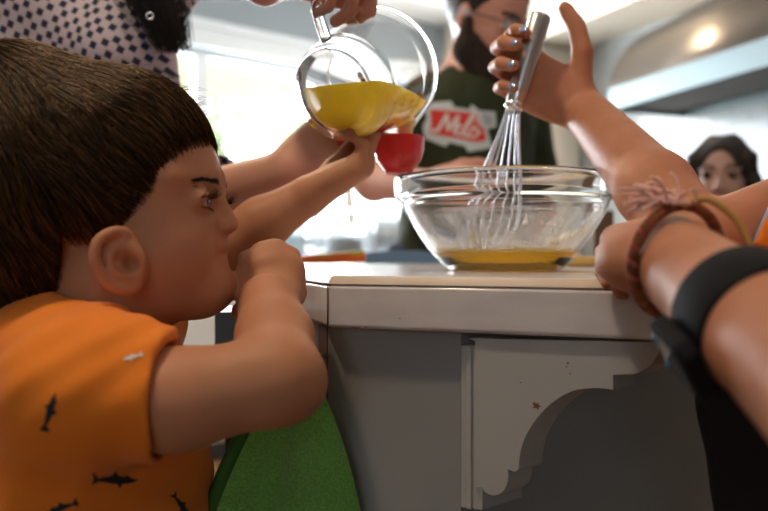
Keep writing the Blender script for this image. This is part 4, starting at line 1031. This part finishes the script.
def towel():
    top = P(297,372,.645); y0 = P(0,0,.66)
    root = None; nx, nz = 60, 70; v = []; f = []
    for j in range(nz+1):
        t = j/nz; zz = top[2]-t*.34
        cl = top[0]+(-.004*t); half = .022+.150*t**1.0
        for i in range(nx+1):
            s_ = i/nx*2-1; x = cl-.022*t+s_*half*(.80 if s_ > 0 else .78)
            y = top[1]-.018*math.sin(min(1,t*2.2)*1.3)+(.014*math.cos(s_*4.2+.8)+.003*math.cos(s_*11+2))*min(1,t*2.5)+.03*s_*s_*t+.010*math.exp(-((s_+.45)/.10)**2)*min(1,t*2.5)
            x += .006*math.sin(t*7)*s_
            v.append((x, y-.012, zz))
    for j in range(nz):
        for i in range(nx): a = j*(nx+1)+i; f.append((a, a+nx+1, a+nx+2, a+1))
    o = mesh_np('terry_towel', v, f, M['terry']); so = o.modifiers.new('s', 'SOLIDIFY'); so.thickness = .005; so.offset = 0
    tag(o, 'green terry towel hanging beside the island corner', 'towel')
    hem = [V(*v[j*(nx+1)])+V(-.001,-.002,0) for j in range(nz+1)]; h = tube('hem', hem, .0060, M['terryhem'], o, 10); h.location = (0,0,0)
    hk = tube('towel_hook', [top+V(.0,-.012,-.004), top+V(.0,-.014,.008), top+V(.012,.004,.014), V(-.047,.676,top[2]+.010)], .0022, M['steel'], None, 8); tag(hk, 'small steel hook at the island corner holding the green towel', 'hook')
towel()
def stool():
    c = V(P(205,0,.86)[0]+.0, .88, 0)
    root = empty('bar_stool', (c[0],c[1],0), 'dark wooden stool between boy and island', 'stool')
    lathe_obj('seat', [(0,.765),(.12,.765),(.135,.772),(.138,.785),(.13,.793),(0,.790)], (c[0],c[1],0), (0,0,1), M['wood'], root, 40, False)
    for a in (.6,2.17,3.74,5.31):
        d = V(math.cos(a),math.sin(a),0); tube('leg', [c+d*.085+V(0,0,.77), c+d*.15], .016, M['wood'], root, 12)
    for z in (.25,.5):
        pts = [c+V(math.cos(a),math.sin(a),0)*(.15-.085*z)*1.0+V(0,0,z) for a in (.6,2.17,3.74,5.31)]
        for i in range(4): tube('rung', [pts[i], pts[(i+1) % 4]], .008, M['wood'], root, 8)
    b = boxc((P(240,0,.86)[0],.86,.8290), (.048,.09,.054), 'card_box', M['bluebox'], None, .001, .12); b.rotation_euler = (0,0,0)
    tag(b, 'small dark blue box behind the boy\'s forearm', 'box'); b.location.z += 0
    s = boxc((P(236,0,.86)[0]+.008,.87,.797), (.07,.10,.0085), 'folded_napkin', mat('olive cotton', (.16,.12,.02), .9), None, .002, .12); tag(s, 'olive folded napkin under the dark blue box', 'napkin')
stool()

# ================================================================== room
def struct(o, l=None): o['kind'] = 'structure'; return o
wd = V(.788,.616); W0 = V(.489,5.0)
corner = W0+wd*.22; wl = W0-wd*4.6
rd = nrm(V(.43,-.90)); rend = corner+rd*7.2
def wpt(px):   # point on the window wall seen at column px
    k = (px-384)/F; t = (k*W0[1]-W0[0])/(wd[0]-k*wd[1]); return W0+wd*t
ZC = 2.42
wa, wb = wpt(40), wpt(408); zs, zh = 1.06, 2.0
struct(wallbox(wl, corner, 0, zs, .15, 'wall_back', M['wall']))
struct(wallbox(wl, corner, zh, ZC, .15, 'wall_back_upper', M['wall']))
struct(wallbox(wl, wa, zs, zh, .15, 'wall_back_left', M['wall'])); struct(wallbox(wb, corner, zs, zh, .15, 'wall_back_right', M['wall']))
wr_ = empty('window_1', (*((wa+wb)/2), zs), 'wide bright kitchen window', 'window'); wr_['kind'] = 'structure'
nw = V(-wd[1], wd[0])
def bar(p, q, z0, z1, off, th, name, m='trim'): return wallbox(p+nw*off, q+nw*off, z0, z1, th, name, M[m], wr_)
bar(wa-wd*.11, wb+wd*.11, zh, zh+.10, -.022, .03, 'head_casing'); bar(wa-wd*.13, wb+wd*.13, zh+.10, zh+.135, -.045, .06, 'crown_moulding')
bar(wa-wd*.11, wb+wd*.11, zs-.03, zs, -.06, .09, 'window_sill'); bar(wa-wd*.10, wa, zs, zh, -.022, .03, 'side_casing'); bar(wb, wb+wd*.10, zs, zh, -.022, .03, 'side_casing')
mid = wpt(205); 
for p, q in ((wa, mid), (mid, wb)):
    for (a, b, z0, z1) in ((p, p+wd*.04, zs, zh), (q-wd*.04, q, zs, zh), (p+wd*.04, q-wd*.04, zh-.04, zh), (p+wd*.04, q-wd*.04, zs, zs+.04)): bar(a, b, z0, z1, .04, .04, 'sash')
    bar(p+wd*.04, q-wd*.04, zs+.04, zh-.04, .058, .004, 'pane', 'pane')
struct(wallbox(corner, rend, 0, ZC, .15, 'wall_right', M['tile']))
back = V(0,-2.6); left = wl+nrm(V(-.0,-1))*0
bl_ = V(wl[0], -2.6); br_ = V(rend[0]+.2, -2.6)
struct(wallbox(bl_, wl, 0, ZC, .15, 'wall_left', M['wall']))
# wall behind the photographer with an unseen gap added to let in front fill light
g0 = V(-.7,-2.6); g1 = V(-.35,-2.6)
struct(wallbox(br_, g1, 0, ZC, .15, 'wall_front_right', M['wall'])); struct(wallbox(g0, bl_, 0, ZC, .15, 'wall_front_left', M['wall'])); struct(wallbox(g1, g0, 2.0, ZC, .15, 'wall_front_upper', M['wall'])); struct(wallbox(g1, g0, 0, 1.1, .15, 'wall_front_lower', M['wall']))
struct(wallbox(rend, V(rend[0]+.2,-2.6), 0, ZC, .15, 'wall_right_near', M['wall']))
struct(boxc((0,1.6,-.05), (11,11,.1), 'floor', M['floor'])); struct(boxc((0,1.6,ZC+.05), (11,11,.1), 'ceiling', M['ceil']))
nr = V(rd[1], -rd[0])   # into the room from the right wall
# soffit above the hood
def rpt(s_): return corner+rd*s_
struct(wallbox(rpt(.05)+nr*.34, rpt(6)+nr*.34, 2.07, ZC-.001, .339, 'trim_1', M['cream']))
# hood
def hood():
    z0 = 1.57; fl = P(608,108,3.38); fr = P(792,54,2.47)
    fl = V(fl[0],fl[1]); fr = V(fr[0],fr[1]); d = nrm(fr-fl); n = V(-d[1], d[0])
    if n@nr > 0: n = -n
    dist = lambda p: abs((p-corner)@nr)
    bl = fl+n*(dist(fl)-.012); brr = fr+n*(dist(fr)-.012)
    root = empty('range_hood', (*((fl+brr)/2), z0), 'brushed stainless steel range hood over the stove', 'range hood')
    T = .022
    for a, b in ((fl,fr),(fr,brr),(brr,bl),(bl,fl)): 
        q = V(*a); w = V(*b); dd = nrm(w-q); nn = V(-dd[1],dd[0]); cen = (fl+brr)/2
        if (cen-q)@nn < 0: nn = -nn
        prism([(*q,z0),(*w,z0),(*(w+nn*.012),z0),(*(q+nn*.012),z0)], (0,0,.098), 'band', M['hoodband'], root)
    # curved canopy
    v = []; f = []; n_ = 14
    for i in range(n_+1):
        t = i/n_; k = t**1.6; zz = z0+.098+(2.066-z0-.098)*t
        for a, c, tp in ((fl,bl,P(644,33,3.85)[:2]),(fr,brr,P(780,0,2.95)[:2])):
            back = tp+n*max(.02, dist(tp)-.012); x = a+(tp-a)*k; y = c+(back-c)*k; v += [(*x,zz),(*y,zz)]
    for i in range(n_):
        a = 4*i; b = 4*(i+1); f += [(a, a+2, b+2, b), (a+2, a+3, b+3, b+2), (a+1, a, b, b+1)]
    f.append((4*n_, 4*n_+2, 4*n_+3, 4*n_+1)); mesh_np('canopy', v, f, M['hood'], root)
    # underside tray and baffles
    prism([(*(fl+n*.012+d*.012),z0+.035),(*(fr+n*.012-d*.012),z0+.035),(*(brr-d*.012),z0+.035),(*(bl+d*.012),z0+.035)], (0,0,.01), 'tray', M['mesh'], root)
    Lh = np.linalg.norm(fr-fl); wd_ = np.linalg.norm(bl-fl)
    for i in range(26):
        s_ = .05+i*(Lh-.1)/25; p = fl+d*s_+n*.06; q = fl+d*s_+n*(wd_-.08); wallbox(p, q, z0+.012, z0+.034, .014, 'baffle', M['hood'], root)
    for k in (.32,.72):
        c = fl+d*Lh*k+n*.03; lathe_obj('hood_lamp', [(0,0),(.025,0),(.028,.006),(0,.008)], (*c, z0+.022), (0,0,1), M['china'], root, 20, False)
hood()
# pantry cabinet between man and hood
pc = rpt(.35)+nr*.02
root = empty('pantry_cabinet', (*pc, 0), 'tall cream pantry cabinet behind the bearded man', 'cabinet')
q0, q1 = rpt(.10)+nr*.42, rpt(1.05)+nr*.42
wallbox(q0, q1, .08, 2.06, .40, 'carcass', M['cream'], root, .004); wallbox(q0+nr*-.02, q1-nr*.02, 0, .08, .36, 'plinth', M['cream'], root)
for k in (0, .5):
    a = q0+(q1-q0)*(k+.01); b = q0+(q1-q0)*(k+.49); dr = wallbox(a+nr*.02, b+nr*.02, .1, 2.03, .018, 'door', M['cream'], root, .003)
    wallbox(a+nr*.045+(b-a)*(.88 if k == 0 else .08), a+nr*.045+(b-a)*(.92 if k == 0 else .12), 1.0, 1.2, .012, 'handle', M['steel'], root, .002)
# base cabinets under the window with the far worktop
def base():
    root = empty('base_cabinet', (*W0, 0), 'long white base cabinet below the window', 'cabinet')
    a = W0-wd*3.4; b = corner-wd*.80; f = -nw
    wallbox(a+f*.58, b+f*.58, .09, .865, .57, 'carcass', M['trim'], root); wallbox(a+f*.52, b+f*.52, 0, .09, .5, 'plinth', M['mesh'], root)
    wallbox(a+f*.61, b+f*.61, .866, .90, .60, 'worktop', M['china'], root, .004)
    n = 6
    for i in range(n):
        p = a+(b-a)*((i+.02)/n)+f*.60; q = a+(b-a)*((i+.98)/n)+f*.60; d = wallbox(p, q, .12, .84, .018, 'door', M['trim'], root, .003)
        c = p+(q-p)*.9+f*.012; v, ff = lathe([(0,0),(.006,0),(.006,.012),(.016,.018),(.016,.026),(0,.032)], (*c,.72), (*f,0), 16); mesh_np('knob', v, ff, M['china'], root)
base()
# lower stove run beneath the hood
s0, s1 = rpt(2.0)+nr*.62, rpt(3.2)+nr*.62
root = empty('kitchen_range', (*((s0+s1)/2), 0), 'stainless kitchen range beneath the hood', 'stove')
wallbox(s0, s1, 0, .90, .60, 'oven_body', M['steel'], root, .004); wallbox(s0+nr*.015, s1+nr*.015, .2, .7, .014, 'oven_door', M['mesh'], root, .002)
# things on the far worktop below the window
def at_far(px, Y): return V((px-384)/F*Y, Y)
def far_items():
    zt = .90
    c = at_far(316,3.72)
    r = empty('glass_bottle', (*c, zt), 'clear glass bottle standing leftmost on the window worktop', 'bottle'); 
    v, f = lathe([(0,.001),(.05,.001),(.058,.01),(.060,.10),(.052,.15),(.022,.19),(.020,.235),(.023,.24),(.016,.24),(.015,.19),(.045,.145),(.054,.10),(.052,.012),(0,.008)], (*c,zt), (0,0,1), 32); mesh_np('bottle_body', v, f, M['glass'], r)
    lathe_obj('cap', [(0,.24),(.024,.24),(.024,.265),(0,.268)], (*c,zt), (0,0,1), M['china'], r, 24, False)
    c0 = at_far(388,3.95)
    r = empty('dish_rack', (*c0, zt), 'steel wire dish rack of white plates under the window', 'rack'); w, dp = .19, .13
    nd = -nw
    for z in (.03,.13,.25):
        p = [np.append(c0+wd*a*w+nd*b*dp, zt+z) for a, b in ((-1,-1),(1,-1),(1,1),(-1,1))]; pth = []
        for i in range(4): pth += [p[i]*(1-t)+p[(i+1) % 4]*t for t in (.06,.94)]
        tube('rail', pth, .005, M['wire'], r, 8, True)
    for a, b in ((-.95,-.95),(.95,-.95),(.95,.95),(-.95,.95)): tube('leg', [np.append(c0+wd*a*w+nd*b*dp, zt), np.append(c0+wd*a*w+nd*b*dp, zt+.25)], .006, M['wire'], r, 8)
    for i in range(7):
        cc = c0+wd*(-.17+.055*i); v, f = lathe([(0,0),(.05,0),(.056,.004),(.10,.014),(.101,.017),(.055,.009),(0,.006)], (*cc, zt+.03+.10), (*wd,0), 36)
        tag(mesh_np('dinner_plate', v, f, M['china']), 'white dinner plate upright in the wire dish rack', 'plate', 'plates in the dish rack')
    for i in range(3):
        cc = at_far(345,3.66); v, f = lathe([(0,.002),(.05,0),(.054,.004),(.095,.05),(.098,.052),(.092,.052),(.05,.010),(0,.008)], (*cc, zt+.001+.022*i), (0,0,1), 40)
        tag(mesh_np('white_bowl', v, f, M['china']), ('white bowl at the bottom of the stack beside the dish rack','white bowl in the middle of the stack beside the dish rack','white bowl on top of the stack beside the dish rack')[i], 'bowl')
    c = at_far(322,4.0)
    r = empty('potted_herb', (*c, zt), 'small leafy herb in a white pot on the window worktop', 'plant')
    lathe_obj('pot', [(0,0),(.045,0),(.06,.10),(.064,.10),(.064,.115),(.056,.115),(.055,.10),(0,.095)], (*c,zt), (0,0,1), M['china'], r, 28, False)
    lv = []; lf = []
    for i in range(90):
        a = rng.uniform(0,6.28); e = rng.uniform(.1,1.4); d = V(math.cos(a)*math.cos(e), math.sin(a)*math.cos(e), math.sin(e)); b = np.append(c, zt+.12)+d*rng.uniform(.02,.11); u = frame_of(d)[0]
        k = len(lv); lv += [b, b+d*.018+u*.012, b+d*.04, b+d*.018-u*.012]; lf.append((k,k+1,k+2,k+3))
    mesh_np('foliage', lv, lf, M['leafy'], r)
    c = at_far(452,4.05); r = empty('soap_bottle', (*c, zt), 'pale green soap bottle right of the dish rack', 'bottle')
    lathe_obj('bottle_body', [(0,0),(.035,0),(.038,.01),(.038,.13),(.015,.16),(0,.16)], (*c,zt), (0,0,1), M['greensoap'], r, 24, False); lathe_obj('pump', [(0,.16),(.012,.16),(.012,.20),(.03,.20),(.03,.21),(0,.21)], (*c,zt), (0,0,1), M['china'], r, 20, False)
far_items()
# garden: ground, trees beyond the window
struct(boxc((-3,10,-.25), (40,16,.1), 'ground', mat('garden lawn', (.25,.32,.14), .9)))['kind'] = 'structure'
def tree(px, Y, h, r, lab):
    c = V((px-384)/F*Y, Y); root = empty('tree', (*c, -.2), lab, 'tree', 'trees beyond the window')
    tube('trunk', [(*c,-.2), (*(c+.1),h*.5), (*c,h)], np.array([.16,.12,.05]), M['wood'], root, 10)
    lv = []; lf = []
    for i in range(1400):
        d = rng.normal(size=3); d /= np.linalg.norm(d); b = np.append(c, h)+d*r*rng.uniform(.3,1)**.5*V(1,1,.8); u, w, _ = frame_of(rng.normal(size=3)); k = len(lv)
        lv += [b, b+u*.09+w*.05, b+u*.18, b+u*.09-w*.05]; lf.append((k,k+1,k+2,k+3))
    mesh_np('foliage', lv, lf, M['leafy'], root)
tree(215,11,3.3,1.3,'leafy tree beyond the left of the window'); tree(345,13,3.0,1.1,'leafy tree beyond the right of the window')
# ceiling lamps
def lamp(i, x, y, e, lab):
    root = empty('ceiling_light', (x, y, ZC), lab, 'light'); 
    v, f = lathe([(0,0),(.09,0),(.095,-.012),(.07,-.014),(.068,-.006),(0,-.006)], (x,y,ZC), (0,0,1), 32); mesh_np('housing', v, f, M['trim'], root)
    v, f = lathe([(0,-.0065),(.066,-.0068)], (x,y,ZC), (0,0,1), 32); mesh_np('diffuser', v, f, mat('lit diffuser', (1,1,1), .5, emit=((1,.82,.6), 8)), root)
    l = bpy.data.lights.new('lamp', 'AREA'); l.shape = 'DISK'; l.size = .13; l.energy = e; l.color = (1,.80,.56); lo = bpy.data.objects.new('lamp', l); COL.objects.link(lo); lo.location = (x,y,ZC-.02)
lamp(0, 1.0, 3.35, 6, 'round recessed ceiling light near the range hood'); lamp(1, -.55, .30, 11, 'round recessed ceiling light over the woman'); lamp(3, -.95, 2.1, 16, 'unseen ceiling light added to brighten the window cabinets'); lamp(2, .9, .1, 1.6, 'round recessed ceiling light near the whisking child')  # lamp by the window cabinets is an unseen extra, added to lift their fronts
# daylight, plus an added fill from behind
w = bpy.data.worlds.new('world'); scn.world = w; w.use_nodes = True; bg = w.node_tree.nodes['Background']; bg.inputs[0].default_value = (.86,.93,1,1); bg.inputs[1].default_value = 7.0
def area(name, loc, target, sx, sy, e, col):
    l = bpy.data.lights.new(name, 'AREA'); l.shape = 'RECTANGLE'; l.size = sx; l.size_y = sy; l.energy = e; l.color = col; o = bpy.data.objects.new(name, l); COL.objects.link(o)
    o.location = loc; o.rotation_euler = (Vector(target)-Vector(loc)).to_track_quat('-Z', 'Y').to_euler(); return o
wm = (wa+wb)/2; area('window_daylight', (*(wm+nw*.35), 1.60), (*(wm-nw*2), 1.45), 1.9, .95, 135, (.90,.95,1))
area('rear_fill_light', (-.4,-2.75,1.55), (-.3,0,1.0), 1.2, .9, 3.4, (.88,.93,1))  # added fill behind the camera, lifts the near side of the figures
scn.view_settings.view_transform = 'Standard'; scn.view_settings.look = 'None'; scn.view_settings.gamma = 1; scn.view_settings.exposure = 0.28
scn.cycles.use_denoising = True; scn.cycles.max_bounces = 12; scn.cycles.transmission_bounces = 12; scn.cycles.caustics_refractive = True; scn.cycles.sample_clamp_indirect = 6
